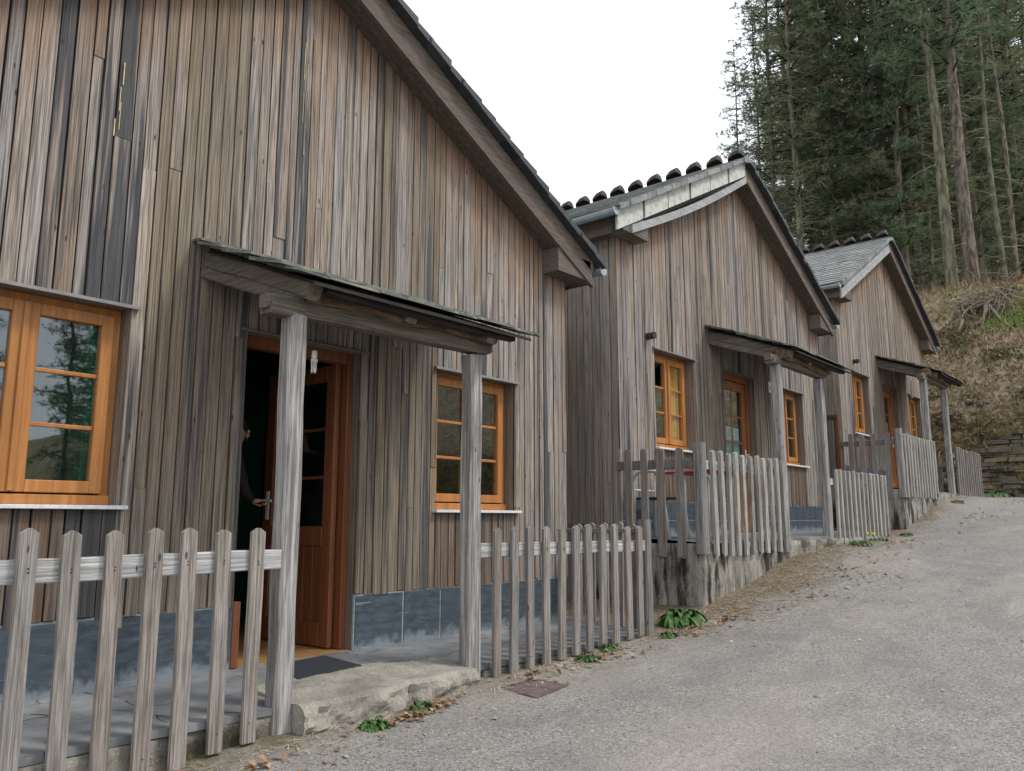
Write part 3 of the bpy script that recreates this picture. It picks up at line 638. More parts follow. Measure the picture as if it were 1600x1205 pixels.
            for i in range(N_):
                a_, b_ = x0 * (1 - i / N_), x0 * (1 - (i + 1) / N_); sg = lambda x: -.065 * math.sin(math.pi * abs(x) / abs(x0))
                za, zb2 = zt(a_) + sg(a_) - .0, zt(b_) + sg(b_) - .0
                lp.hexa([(a_, -OV - .02, za - .05), (b_, -OV - .02, zb2 - .05), (b_, .0, zb2 - .02), (a_, .0, za - .02), (a_, -OV - .02, za + .045), (b_, -OV - .02, zb2 + .045), (b_, .0, zb2 + .045), (a_, .0, za + .045)])
            lp.build('bowed_board', M['barge_pale'], ro)
            continue
        for (d0, d1, yo, m_) in ((0.0, .012, -.012, 1), (.014, .085, -.006, 0), (.089, .165, .0, 0), (.169, .285, .006, 0)):
            def P_(x, d): return (x, zt(x) + d)
            x0 = sx * (HW + .19 if d1 < .2 else HW + .22); y_f, y_b = -OV + yo, -OV + .03
            P = [(x0, y_f, zt(x0) + d0), (0, y_f, ZRr + d0), (0, y_b, ZRr + d0), (x0, y_b, zt(x0) + d0), (x0, y_f, zt(x0) + d1), (0, y_f, ZRr + d1), (0, y_b, ZRr + d1), (x0, y_b, zt(x0) + d1)]
            if sx > 0: P = [P[3], P[2], P[1], P[0], P[7], P[6], P[5], P[4]]
            b.hexa(P)
        b.build('barge_board', mat, ro)
    so = MB()
    for sx in (-1, 1):
        for k in range(2):
            ya, yb = -OV + .03 + k * .10, -OV + .03 + (k + 1) * .10 - .004 + (.02 if k else 0)
            P = [(sx * (HW + .15), ya, zt(HW + .15) + .012), (0, ya, ZRr + .012), (0, yb, ZRr + .012), (sx * (HW + .15), yb, zt(HW + .15) + .012), (sx * (HW + .15), ya, zt(HW + .15) + .03), (0, ya, ZRr + .03), (0, yb, ZRr + .03), (sx * (HW + .15), yb, zt(HW + .15) + .03)]
            if sx > 0: P = [P[3], P[2], P[1], P[0], P[7], P[6], P[5], P[4]]
            so.hexa(P)
    so.build('soffit', M['soffit'], ro)
    # boxed eaves with returns on the front
    for sx in (-1, 1):
        e = MB(); zb = zt(HW) - .045; xi, xo = HW - .37, HW + .17
        pale = sx < 0
        def bx_(a, b, y0_, y1_, z0_, z1_): e.box(min(sx * a, sx * b), max(sx * a, sx * b), y0_, y1_, z0_, z1_)
        bx_(xi, xo, -OV + .004, -.003, zb, zb + .018)                       # bottom of the return
        # front face follows the barge
        for (a, b) in ((xi, xo - .03),):
            pts = [(sx * xi, zb + .018), (sx * xo, zb + .018), (sx * xo, zt(xo) + .25), (sx * xi, zt(xi) - .01)]
            vs = [(p[0], -OV + .006, p[1]) for p in pts] + [(p[0], -OV + .028, p[1]) for p in pts]
            fs = [(0, 1, 2, 3), (7, 6, 5, 4), (0, 4, 5, 1), (1, 5, 6, 2), (2, 6, 7, 3), (3, 7, 4, 0)]
            if sx < 0: fs = [f[::-1] for f in fs]
            e.add(vs, fs)
        vs = [(sx * xi, -OV + .03, zb + .018), (sx * xi, -.002, zb + .018), (sx * xi, -.002, zt(xi)), (sx * xi, -OV + .03, zt(xi))]
        vs += [(v[0] + sx * .02, v[1], v[2]) for v in vs]; e.add(vs, [(0, 3, 2, 1), (4, 5, 6, 7), (0, 1, 5, 4), (1, 2, 6, 5), (2, 3, 7, 6), (3, 0, 4, 7)])
        bx_(HW + .02, xo, .0, D, zb, zb + .018); bx_(xo, xo + .02, -OV + .03, D, zb - .02, zb + .075); bx_(xo + .002, xo + .022, -OV + .03, D, zb + .08, zb + .19)
        e.build('eave_box', M['barge'] , ro)
        # gutter: half round
        gt = MB(); n = 9; r = .06; gx, gz_ = sx * (HW + .345), zt(HW + .30) + .275; vs = []; fs = []
        for yy_ in (-OV - .03, D + .2):
            for rr in (r, r - .006):
                for j in range(n): a = math.pi + math.pi * j / (n - 1); vs.append((gx + rr * math.cos(a), yy_, gz_ + rr * math.sin(a)))
        for o_ in (0, n):
            for j in range(n - 1): f = (o_ + j, o_ + j + 1, o_ + j + 1 + 2 * n, o_ + j + 2 * n); fs.append(f if o_ else f[::-1])
        for e0, e1 in ((0, n), (n - 1, 2 * n - 1)): fs.append((e0, e1, e1 + 2 * n, e0 + 2 * n))
        gt.add(vs, fs); 
        cap = [(gx + (r + .004) * math.cos(2 * math.pi * j / 16), -OV - .036, gz_ + (r + .004) * math.sin(2 * math.pi * j / 16) * (1 if math.sin(2 * math.pi * j / 16) < 0 else .25)) for j in range(16)]
        cap2 = [(c[0], -OV - .026, c[2]) for c in cap]; gt.add(cap + cap2, [tuple(range(16)), tuple(range(31, 15, -1))] + [(j, j + 16, (j + 1) % 16 + 16, (j + 1) % 16) for j in range(16)])
        gt.build('gutter', M['gutter'], ro)
    if opts.get('vent'):
        v = MB(); vx, vz = L(opts['vent'][0]), opts['vent'][1] - z0; v.tube([(vx, .02, vz), (vx, -.10, vz)], .04, 14, cap=False); v.tube([(vx, .02, vz), (vx, -.095, vz)], .034, 14)
        v.build('vent_pipe', M['dark'], root, smooth=False)
    # ------------- porch canopy
    pc = empty('porch', (0, 0, 0)); pc.parent = root
    a, b = L(porch[0]), L(porch[1]); ez = 2.25; wz = 2.68; ye = -1.15; p1, p2 = L(porch[2]), L(porch[3])
    sl = (wz - ez) / 1.12
    zp = lambda y: wz + sl * y - .03
    for px_, ph in ((p1, porch[4]), (p2, porch[5])):
        t = timber('post', (px_ + .005, -.875, ph - z0), (px_, -.875, 2.045), .112, .115, M['post'], pc, .010, 14, upv=(0, 1, 0), seed=cx + px_)
    timber('lintel_beam', (p1 - .21, -.875, 2.10), (p2 + .17, -.875, 2.11), .12, .11, M['beam'], pc, .018, 12, round_end=True, seed=cx)
    timber('bracket', (p1 - .19, -.875, 2.060), (p1 + .03, -.875, 2.062), .115, .07, M['beam'], pc, .006, 4)
    timber('rough_beam', (p1 + .02, -.925, 2.185), (p2 + .12, -.925, 2.175), .135, .12, M['beam_brown'], pc, .042, 30, seed=cx * 3)
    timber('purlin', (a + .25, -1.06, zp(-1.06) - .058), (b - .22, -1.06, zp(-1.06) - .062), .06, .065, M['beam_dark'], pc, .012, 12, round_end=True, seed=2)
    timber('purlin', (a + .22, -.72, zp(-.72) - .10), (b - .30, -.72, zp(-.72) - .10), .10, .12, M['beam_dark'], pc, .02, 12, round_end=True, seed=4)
    for k, xr in enumerate((a + .13, (p1 + p2) / 2, p2 + .02)):
        timber('rafter', (xr, -.0, zp(0) - .10), (xr + (.05 if k == 0 else 0), -1.05, zp(-1.05) - .09), .085, .10, M['beam_y'], pc, .014, 8, seed=k * 5.0)
    timber('rafter', (a + .115, -.0, zp(0) - .19), (a + .17, -.93, zp(-.93) - .175), .085, .075, M['beam_y'], pc, .014, 8, seed=9)
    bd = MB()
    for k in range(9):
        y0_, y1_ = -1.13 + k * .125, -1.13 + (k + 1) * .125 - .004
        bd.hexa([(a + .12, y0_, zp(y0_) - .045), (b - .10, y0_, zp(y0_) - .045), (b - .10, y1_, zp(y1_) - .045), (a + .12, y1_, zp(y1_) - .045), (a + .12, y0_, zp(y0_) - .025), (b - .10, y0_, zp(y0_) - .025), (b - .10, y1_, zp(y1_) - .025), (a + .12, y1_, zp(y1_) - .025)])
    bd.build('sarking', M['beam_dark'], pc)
    st = MB(); yb = ye
    for r in range(8):
        y0_ = ye + r * .15; y1_ = min(y0_ + .30, -.002); x = a + rnd(-.05, .06)
        while x < b:
            w_ = rnd(.2, .4); xe_ = min(x + w_, b + rnd(-.03, .03)); j = rnd(-.02, .02) if r else rnd(-.015, .02); dz = rnd(0, .006); tl = rnd(-.008, .008)
            st.hexa([(x + .002, y0_ + j, zp(y0_) + .012 + dz), (xe_ - .002, y0_ + j, zp(y0_) + .012 + dz + tl), (xe_ - .002, y1_, zp(y1_) - .015 + tl), (x + .002, y1_, zp(y1_) - .015),
                     (x + .012, y0_ + j + .008, zp(y0_) + .030 + dz), (xe_ - .012, y0_ + j + .008, zp(y0_) + .030 + dz + tl), (xe_ - .002, y1_, zp(y1_) + .005 + tl), (x + .002, y1_, zp(y1_) + .005)]); x = xe_
    st.build('porch_slates', M['slate_moss'], pc)
    return root

H1 = house(3.31, .59, 0, [(1.07, 2.11), (4.63, 5.62)], (2.88, 3.84), (2.45, 4.55, 2.63, 4.10, .40, .45),
           dict(stains=[1.60, 1.86, 2.06, 2.00, 3.11, 3.22, 2.86], green=True, bw=.080))
tag(H1, 'nearest wooden house with open door, two orange windows and roof cut by frame', 'house', 'row of board clad wooden houses')
rs = MB()
for k in range(9):
    x0 = 3.235 - 3.31 + rnd(-.022, .022); z0 = 5.25 - .59 - .10 - rnd(0, .9); rs.box(x0, x0 + rnd(.002, .004), -.0045, .001, z0 - rnd(.1, .35), z0)
for k in range(4):
    x0 = 1.93 - 3.31 + rnd(-.02, .02); z0 = 3.75 - rnd(0, .5); rs.box(x0, x0 + rnd(.002, .006), -.0045, .001, z0 - rnd(.04, .2), z0)
rs.build('resin_streaks', plain_mat('dried yellow resin', (.62, .50, .26), (.50, .36, .16), 30, .4, .2, .4), H1)
H2 = house(10.47, 1.33, 0.0, [(8.15, 9.10), (11.78, 12.73)], (9.95, 10.90), (9.45, 11.67, 9.53, 10.98, 1.10, 1.18),
           dict(stains=[8.6, 8.64, 9.22, 9.95, 11.4, 7.62], shutters=0, curtain=True, tile=.26, left_barge='verge', vent=(7.99, 3.58), bw=.078))
tag(H2, 'middle wooden house with pale lichened verge panels, yellow shutters and red table at its fence', 'house', 'row of board clad wooden houses')
H3 = house(17.65, 2.07, .06, [(15.26, 16.24), (19.02, 20.0)], (17.18, 18.14), (16.79, 19.0, 16.60, 18.18, 1.75, 1.95),
           dict(stains=[15.16, 15.22, 15.8], curtain=True, left_barge='barge_pale', vent=(15.39, 4.39), bw=.08))
tag(H3, 'farthest wooden house with silver slate roof slope in front of the brown bank', 'house', 'row of board clad wooden houses')

# small side door of the farthest house, in its left wall near the corner
sd_ = empty('side_door', (-HW - .006, .06, .0)); sd_.parent = H3; sd_['label'] = 'narrow grey board side door with rust red jamb'
q = MB()
for i in range(7): q.box(-.03, 0, .07 + i * .10, .165 + i * .10, .05, 1.15)
q.build('door_boards', M['side'], sd_)
q = MB(); q.box(-.045, .0, .0, .05, .0, 1.20); q.box(-.045, .0, .77, .82, .0, 1.20); q.box(-.05, .0, .0, .82, 1.2, 1.25); q.build('door_jamb', M['doorwood'], sd_)

# ---------------------------------------------------------------- light bulbs under the porches
def bulb(x, y, z, label):
    r = empty('light_bulb', (x, y, z)); tag(r, label, 'light bulb', 'energy saving bulbs under the porches')
    s_ = MB(); s_.tube([(0, 0, .08), (0, 0, .30)], .004, 6); s_.build('cord', M['dark'], r)
    s_ = MB(); s_.tube([(0, 0, .09), (0, 0, .085), (0, 0, .045), (0, 0, .035)], [.010, .017, .018, .016], 12); s_.build('lamp_holder', M['bulb'], r, smooth=True)
    s_ = MB(); s_.tube([(0, 0, .034), (0, 0, .015)], [.021, .023], 14)
    for k in range(3):
        a = k * 2.1; dx, dy = math.cos(a) * .013, math.sin(a) * .013; ex, ey = math.cos(a + .8) * .013, math.sin(a + .8) * .013
        s_.tube([(dx, dy, .015), (dx, dy, -.045), ((dx + ex) / 2, (dy + ey) / 2, -.053), (ex, ey, -.045), (ex, ey, .015)], .0065, 6)
    s_.build('tube', M['bulb'], r, smooth=True)
bulb(3.06, -.48, 2.47, 'white three tube bulb hanging before the dark open door of the nearest house')
bulb(10.35, -.45, 3.22, 'small white bulb hanging before the curtained door of the middle house')
bulb(17.5, -.45, 3.97, 'tiny white bulb hanging before the door of the farthest house')

# ---------------------------------------------------------------- rough concrete and terraces
def rough_box(name, x0, x1, y0, y1, zb, zt0, mat, res=.06, disp=.02, parent=None, ztf=None, ds=6.0):
    """closed box with a lumpy surface; top height may follow ztf(x,y)"""
    nx = max(2, int((x1 - x0) / res)); ny = max(2, int((y1 - y0) / res)); nz = max(2, int((zt0 - zb) / res)); mb = MB(); idx = {}; vs = []; fs = []
    def vid(i, j, k):
        if (i, j, k) not in idx:
            x = x0 + (x1 - x0) * i / nx; y = y0 + (y1 - y0) * j / ny; top = ztf(x, y) if ztf else zt0; z = zb + (top - zb) * k / nz
            p = Vector((x, y, z)); nv = noise.noise_vector(p * ds) * disp + noise.noise_vector(p * ds * 3) * disp * .4; r = .012
            if k == nz: nv.z *= .35
            idx[(i, j, k)] = len(vs); vs.append(p + nv)
        return idx[(i, j, k)]
    for i in range(nx):
        for k in range(nz):
            fs.append((vid(i, 0, k), vid(i + 1, 0, k), vid(i + 1, 0, k + 1), vid(i, 0, k + 1))); fs.append((vid(i, ny, k + 1), vid(i + 1, ny, k + 1), vid(i + 1, ny, k), vid(i, ny, k)))
    for j in range(ny):
        for k in range(nz):
            fs.append((vid(0, j, k + 1), vid(0, j + 1, k + 1), vid(0, j + 1, k), vid(0, j, k))); fs.append((vid(nx, j, k), vid(nx, j + 1, k), vid(nx, j + 1, k + 1), vid(nx, j, k + 1)))
    for i in range(nx):
        for j in range(ny): fs.append((vid(i, j, nz), vid(i + 1, j, nz), vid(i + 1, j + 1, nz), vid(i, j + 1, nz)))
    mb.add(vs, fs); return mb.build(name, mat, parent, smooth=True)
def terrace(x0, x1, fl, name='terrace_paving', step=None):
    mb = MB(); ys_ = [-.90, -.6, -.3, .035]; zf = lambda y: fl - .045 * max(0, -y) / .9 - .004; n = int((x1 - x0) / .2); vs = []
    for y in ys_:
        for i in range(n + 1): x = x0 + (x1 - x0) * i / n; vs.append((x, y + (noise.noise(Vector((x * 3, 0, fl))) * .03 if y < -.8 else 0), zf(y) + noise.noise(Vector((x * 2, y * 2, 1))) * .006))
    k = n + 1; fs = [(j * k + i, j * k + i + 1, (j + 1) * k + i + 1, (j + 1) * k + i) for j in range(3) for i in range(n)]
    o = len(vs); vs += [(v[0], v[1], v[2] - .035) for v in vs[:k]]; fs += [(o + i, o + i + 1, i + 1, i) for i in range(n)]
    mb.add(vs, fs); return mb.build(name, M['paving'], None)
tag(terrace(-2.2, 6.38, .59), 'dark slate paving in front of the nearest house', kind='structure')
tag(terrace(7.38, 13.5, 1.33), 'raised slate paving in front of the middle house', kind='structure')
tag(terrace(14.52, 20.72, 2.07), 'raised slate paving in front of the farthest house', kind='structure')
a = rough_box('base_wall', -2.2, 2.72, -.905, -.45, -.4, .50, M['concrete'], .05, .018); tag(a, 'pebbly concrete base under the pickets at the left of the first porch', 'low wall', 'concrete bases along the road')
a = rough_box('base_wall', 4.22, 6.36, -.905, -.45, .2, .50, M['concrete'], .05, .016); tag(a, 'low concrete base under the pickets right of the first porch', 'low wall', 'concrete bases along the road')
# worn doorstep bulging toward the road
def step_top(x, y): return .578 - .03 * smooth01((-y - .45) / .5)
nxs = 70; vs = []; fs = []; nyT, nyF = 16, 9; nyS = nyT + nyF
for j in range(nyS + 1):
    for i in range(nxs + 1):
        t = i / nxs; x = 2.68 + 1.38 * t; yf = -1.03 + .04 * t + .07 * noise.noise(Vector((t * 6, 0, 2))) + .03 * noise.noise(Vector((t * 23, 0, 5)))
        yb_ = -.58 + .22 * max(0, min(1, (.5 - abs(t - .42)) * 2.2)) + .05 * noise.noise(Vector((t * 9, 3, 1)))
        if j <= nyT: k = j / nyT; y = yb_ + (yf - yb_) * k; z = step_top(x, y) + .010 * noise.noise(Vector((x * 7, y * 7, 0))) + .004 * noise.noise(Vector((x * 30, y * 30, 0))) - (.02 if j == nyT else 0)
        else:
            k = (j - nyT) / nyF; y = yf - .012 - .05 * k * abs(noise.noise(Vector((x * 4, 0, 8)))) + .040 * noise.noise(Vector((x * 9, k * 3.5, 7))) + .018 * noise.noise(Vector((x * 26, k * 9, 7))); z = (step_top(x, yf) - .03) * (1 - k) + (gz(x, -1.1) - .10) * k
        vs.append((x, y, z))
for j in range(nyS):
    for i in range(nxs): q0 = j * (nxs + 1) + i; fs.append((q0 + nxs + 1, q0 + nxs + 2, q0 + 1, q0))
for i_, rev in ((0, 0), (nxs, 1)):      # close the two ends
    col_ = [j * (nxs + 1) + i_ for j in range(nyS + 1)]; c0 = len(vs); vs.append((vs[col_[0]][0], -.8, .3)); 
    for a_, b_ in zip(col_, col_[1:]): fs.append((b_, a_, c0) if rev else (a_, b_, c0))
mb = MB(); mb.add(vs, fs); a = mb.build('doorstep', M['apron'], None, smooth=False); tag(a, 'worn beige concrete step between the two posts of the first porch', 'step')
a = rough_box('retaining_wall', 7.36, 9.42, -.92, -.5, .25, 1.26, M['stained'], .06, .02, ztf=lambda x, y: 1.265); tag(a, 'black stained concrete wall holding up the middle terrace beside the leafy plant', 'retaining wall', 'retaining walls of the terraces')
b2 = rough_box('wall_return', 7.36, 7.62, -.5, .05, .25, 1.26, M['stained'], .06, .02, parent=None); b2.parent = a
a = rough_box('doorstep', 9.44, 13.5, -.96, -.5, .7, 1.255, M['concrete'], .07, .018); tag(a, 'low concrete kerb under the porch and right fence of the middle house', 'step')
a = rough_box('retaining_wall', 14.46, 16.52, -.92, -.5, .9, 2.0, M['stained'], .07, .02); tag(a, 'smaller dark concrete wall at the corner of the farthest terrace', 'retaining wall', 'retaining walls of the terraces')
b2 = rough_box('wall_return', 14.46, 14.7, -.5, .05, .9, 2.0, M['stained'], .07, .02); b2.parent = a
a = rough_box('doorstep', 16.54, 20.72, -.96, -.5, 1.5, 1.995, M['concrete'], .08, .018); tag(a, 'flat concrete step under the porch of the farthest house', 'step')

# ---------------------------------------------------------------- picket fences
def picket_mesh(L_, w, t, top, mat, rot=0.0, seed=0):
    """flat picket: top = 'point' (blunt point) or 'round'; rot = ragged rotten foot"""
    mb = MB(); seg = 10
    pr = [(-w / 2, 0), (w / 2, 0)]
    prof = [(-w / 2, -t / 2), (-w / 2 + .006, -t / 2 - .002), (w / 2 - .006, -t / 2 - .002), (w / 2, -t / 2), (w / 2, t / 2), (-w / 2, t / 2)]
    zs = [i / seg * (L_ - w * .35) for i in range(seg + 1)]; vs = []; fs = []; n = len(prof)
    def put(z, k):
        for x, y in prof:
            nv = noise.noise_vector(Vector((seed * 9.1, z * 1.3, 0))) * .004 + noise.noise_vector(Vector((seed * 3, z * 6, x * 20))) * .002
            vs.append((x * k + nv.x, y + nv.y * .8, z))
    for z in zs: put(z, 1.0)
    if top == 'point': put(L_ - w * .28, 1.0); put(L_, .16)
    else:
        for k in (30, 55, 75, 88): put(L_ - w * .35 + w * .35 * math.sin(R_(k)), max(.12, math.cos(R_(k))))
    R = len(vs) // n
    if rot:
        for j in range(n): x, y, z = vs[j]; vs[j] = (x, y, z + rot * abs(noise.noise(Vector((seed * 7 + j * 1.7, 0, 0)))) * 1.6)
    for i in range(R - 1):
        for j in range(n): fs.append((i * n + j, i * n + (j + 1) % n, (i + 1) * n + (j + 1) % n, (i + 1) * n + j))
    fs += [tuple(range(n - 1, -1, -1)), tuple((R - 1) * n + j for j in range(n))]
    mb.add(vs, fs)
    for nz_ in (L_ - .16, L_ - .175, .09):
        nx_ = noise.noise(Vector((seed * 5.5, nz_ * 9, 0))) * .02; mb.tube([(nx_, -t / 2 - .0035, nz_), (nx_, -t / 2, nz_)], .0042, 6, mi=1)
    o = mb.build('picket', [mat, M['dark']], None); return o
_cache = {}
def picket(parent, x, y, zb, zt_, w=.078, t=.024, top='point', mat='picket', rot=0.0, rz=0.0):
    key = (round(zt_ - zb, 1), w, top, mat, rot, random.randrange(5))
    L0 = round(zt_ - zb, 1)
    if key not in _cache: o = picket_mesh(L0, w, t, top, M[mat], rot, len(_cache) + 1); _cache[key] = o; o.parent = parent
    else: o = link_copy(_cache[key], parent)
    o.location = Vector((x, y, zb)) - parent.location; o.rotation_euler = (rnd(-.006, .006), rnd(-.010, .010), rz); o.scale = (rnd(.93, 1.07), 1, (zt_ - zb + rnd(-.012, .012)) / L0); return o
def rail(parent, a, b, w, h_, mat, seed=0):
    d = Vector(b) - Vector(a)
    o = timber('rail', Vector(a) - parent.location, Vector(b) - parent.location, w, h_, mat, parent, .008, 14, seed=seed); return o
GP = 'picket fences along the road'
f1 = empty('picket_fence', (2.5, -.9, .4)); tag(f1, 'large picket fence in the left foreground ending at the first porch post', 'fence', GP)
rail(f1, (-1.0, -.915, 1.265), (2.575, -.915, 1.295), .035, .10, M['rail'], 1)
for x in (.18, .36, .54, .72, .90, 1.12, 1.335, 1.515, 1.69, 1.87, 2.045, 2.23, 2.41): picket(f1, x, -.955, gz(x, -1.0) + (.0 if x < 2.2 else .02), 1.455, .074)
f2 = empty('picket_fence', (4.2, -.9, .45)); tag(f2, 'long picket fence from the first porch to the cracked corner post, before the blue plinth', 'fence', GP)
rail(f2, (4.15, -.915, 1.295), (6.27, -.915, 1.275), .035, .095, M['rail'], 2)
for x in (4.28, 4.46, 4.64, 4.83, 5.02, 5.20, 5.38, 5.57, 5.75, 5.96, 6.13): picket(f2, x, -.955, .44 + (x - 4.28) * .055, 1.455, .072)
o = timber('post', Vector((6.315, -.90, .50)) - f2.location, Vector((6.315, -.90, 1.50)) - f2.location, .10, .10, M['post_dark'], f2, .010, 8, upv=(0, 1, 0), seed=3)
rail(f2, (6.36, -.86, 1.40), (6.36, .0, 1.40), .03, .04, M['rail_dark'], 3)
for y in (-.74, -.58, -.42, -.27, -.12): picket(f2, 6.40, y, .52, 1.47, .072, rz=math.pi / 2)
f3 = empty('picket_fence', (7.36, -.9, 1.15)); tag(f3, 'rounded bleached pickets on the middle terrace wall, in front of the red table', 'fence', GP)
rail(f3, (7.37, -.86, 2.06), (7.37, .03, 2.06), .04, .10, M['rail_dark'], 5)
for y in (-.12, -.31, -.50, -.715): picket(f3, 7.33, y, 1.12 if y < -.4 else 1.28, 2.215, .085, top='round', rz=math.pi / 2, rot=.05 if y < -.4 else 0)
o = timber('post', Vector((7.37, -.92, 1.17)) - f3.location, Vector((7.37, -.92, 2.255)) - f3.location, .105, .105, M['post_dark'], f3, .008, 8, upv=(0, 1, 0), seed=8)
rail(f3, (7.42, -.905, 2.045), (9.5, -.905, 2.045), .035, .095, M['rail'], 6)
for x in (7.60, 7.78, 7.95, 8.12, 8.30, 8.48, 8.67, 8.85, 9.02, 9.20, 9.38): picket(f3, x, -.95, 1.13, 2.195, .068, .032, 'round', 'picket_pale', .06)
f4 = empty('picket_fence', (11.1, -.9, 1.2)); tag(f4, 'thin grey pickets between the middle porch and the farthest terrace corner', 'fence', GP)
rail(f4, (11.03, -.905, 2.0), (13.5, -.905, 2.0), .035, .09, M['rail'], 7)
for i in range(13): picket(f4, 11.2 + i * .185, -.95, gz(11.2 + i * .185, -1) + .01, 2.175, .066, .03, 'round', 'picket_pale', .03)
f5 = empty('picket_fence', (14.5, -.9, 1.9)); tag(f5, 'upright pickets on the farthest terrace wall beside its square corner post', 'fence', GP)
rail(f5, (14.48, -.86, 2.79), (14.48, .03, 2.79), .04, .09, M['rail_dark'], 8)
for y in (-.15, -.34, -.53, -.74): picket(f5, 14.44, y, 1.85, 2.95, .085, top='round', rz=math.pi / 2)
o = timber('post', Vector((14.48, -.92, 1.86)) - f5.location, Vector((14.48, -.92, 3.0)) - f5.location, .105, .105, M['post'], f5, .008, 8, upv=(0, 1, 0), seed=9)
rail(f5, (14.52, -.905, 2.78), (16.6, -.905, 2.78), .035, .09, M['rail'], 9)
for i in range(12): picket(f5, 14.69 + i * .18, -.95, 1.86, 2.94, .068, .032, 'round', 'picket_pale', .04)
f6 = empty('picket_fence', (18.3, -.9, 2.0)); tag(f6, 'farthest short picket fence right of the last porch post, near the stone wall', 'fence', GP)
rail(f6, (18.25, -.905, 2.78), (20.72, -.905, 2.78), .035, .09, M['rail_dark'], 10)
for i in range(12): picket(f6, 18.5 + i * .2, -.95, gz(18.5 + i * .2, -1) + .0, 2.955, .068, .032, 'round', 'picket', .03)
rail(f6, (20.7, -.9, 2.72), (20.7, -.0, 2.72), .035, .08, M['rail_dark'], 11)
for y in (-.7, -.5, -.3, -.12): picket(f6, 20.74, y, 2.0, 2.9, .08, top='round', rz=math.pi / 2)

# ---------------------------------------------------------------- things on the terraces and the road
mb = MB(); n = 14
P = [(3.00, -.53), (3.53, -.47), (3.53, -.08), (3.10, -.12)]
mb.hexa([(x, y, .59 - .045 * -y / .9 + .001) for x, y in P] + [(x, y, .59 - .045 * -y / .9 + .016) for x, y in P])
tag(mb.build('doormat', M['black'], None, bevel=.004), 'black rubber doormat on the paving before the open door', 'doormat')
cz = gz(4.2, -1.35); mb = MB(); P = [(4.04, -1.50), (4.40, -1.46), (4.42, -1.15), (4.09, -1.17)]
mb.hexa([(x, y, gz(x, y) - .02) for x, y in P] + [(x, y, gz(x, y) + .006) for x, y in P]); 
cv = empty('drain_cover', (0, 0, 0)); tag(cv, 'plum coloured square cover plate set in the road by the first fence', 'drain cover'); mb.build('plate', M['cover'], cv, bevel=.003)
mb = MB(); Pc = [Vector((x, y, gz(x, y))) for x, y in P]
for i in range(4):
    a, b = Pc[i], Pc[(i + 1) % 4]; mb.bar(a, b, .006, .012)
mb.build('rim', M['cover'], cv)

tb = empty('garden_table', (8.02, -.59, 1.31)); tag(tb, 'red edged garden table with white tube legs behind the middle pickets', 'table')
q = MB(); q.box(-.29, .30, -.27, .27, .672, .696); q.build('table_top', M['red'], tb, bevel=.006)
q = MB(); q.box(-.275, .285, -.255, .255, .697, .702); q.build('table_mat', M['white'], tb)
for lx, ly in ((-.27, .05), (-.27, -.26), (.26, .05), (.26, -.26)):
    q = MB(); sg = 1 if ly < 0 else 1; q.tube([(lx, ly, -.01), (lx, ly, .56), (lx, ly + .02 * sg, .62), (lx, ly + .055, .655), (lx, ly + .12, .663)], .0175, 10); q.build('leg', M['white'], tb, smooth=True)
ch = empty('garden_chair', (7.57, -.21, 1.31)); tag(ch, 'white tube framed chair beside the red table, against the blue plinth', 'chair')
for x_ in (-.05, .38):
    q = MB(); q.tube([(x_, .15, -.01), (x_, .15, .58), (x_, .135, .64), (x_, .09, .685), (x_, -.0, .695), (x_, -.12, .69), (x_, -.17, .66), (x_, -.20, .45), (x_, -.26, -.01)], .0175, 10); q.build('side_frame', M['white'], ch, smooth=True)
q = MB(); q.box(-.03, .36, -.19, .14, .40, .425); q.build('seat', M['dark'], ch, bevel=.008)
q = MB(); q.tube([(-.05, .149, .50), (.38, .149, .50)], .011, 8); q.build('backrest', M['white'], ch, smooth=True)

# ---------------------------------------------------------------- person in the doorway of the nearest house
def skin_fig(name, pts, edges, rads, mats, parent, root_i=0, sub=2):
    me = bpy.data.meshes.new(name); me.from_pydata(pts, edges, []); o = bpy.data.objects.new(name, me); scn.collection.objects.link(o)
    if parent: o.parent = parent
    o.modifiers.new('skin', 'SKIN'); 
    if not me.skin_vertices: 
        bpy.context.view_layer.objects.active = o
    sv = me.skin_vertices[0].data
    for i, r in enumerate(rads): sv[i].radius = (r, r) if not hasattr(r, '__len__') else r; sv[i].use_root = (i == root_i)
    s_ = o.modifiers.new('sub', 'SUBSURF'); s_.levels = sub; s_.render_levels = sub
    dg = bpy.context.evaluated_depsgraph_get(); me2 = bpy.data.meshes.new_from_object(o.evaluated_get(dg)); o.modifiers.clear(); o.data = me2
    for mm in mats: me2.materials.append(mm)
    me2.polygons.foreach_set('use_smooth', [True] * len(me2.polygons)); return o
skinm = plain_mat('skin', (.50, .27, .19), (.44, .22, .15), 12, .55, 0, .35)
jacket = plain_mat('dark knitted jumper', (.022, .020, .022), (.035, .03, .03), 60, .9, .4)
trous = plain_mat('dark green trousers', (.012, .06, .035), (.015, .075, .042), 40, .9, .3)
leath = plain_mat('worn brown boot leather', (.10, .07, .055), (.06, .042, .034), 25, .5, .3, .4)
hairm = plain_mat('dark brown hair', (.03, .02, .015), (.05, .032, .022), 90, .7, .5)
ps = empty('person', (3.325, 1.0, .59), 0); tag(ps, 'person half hidden behind the door jamb of the nearest house, hand on the open door', 'person')
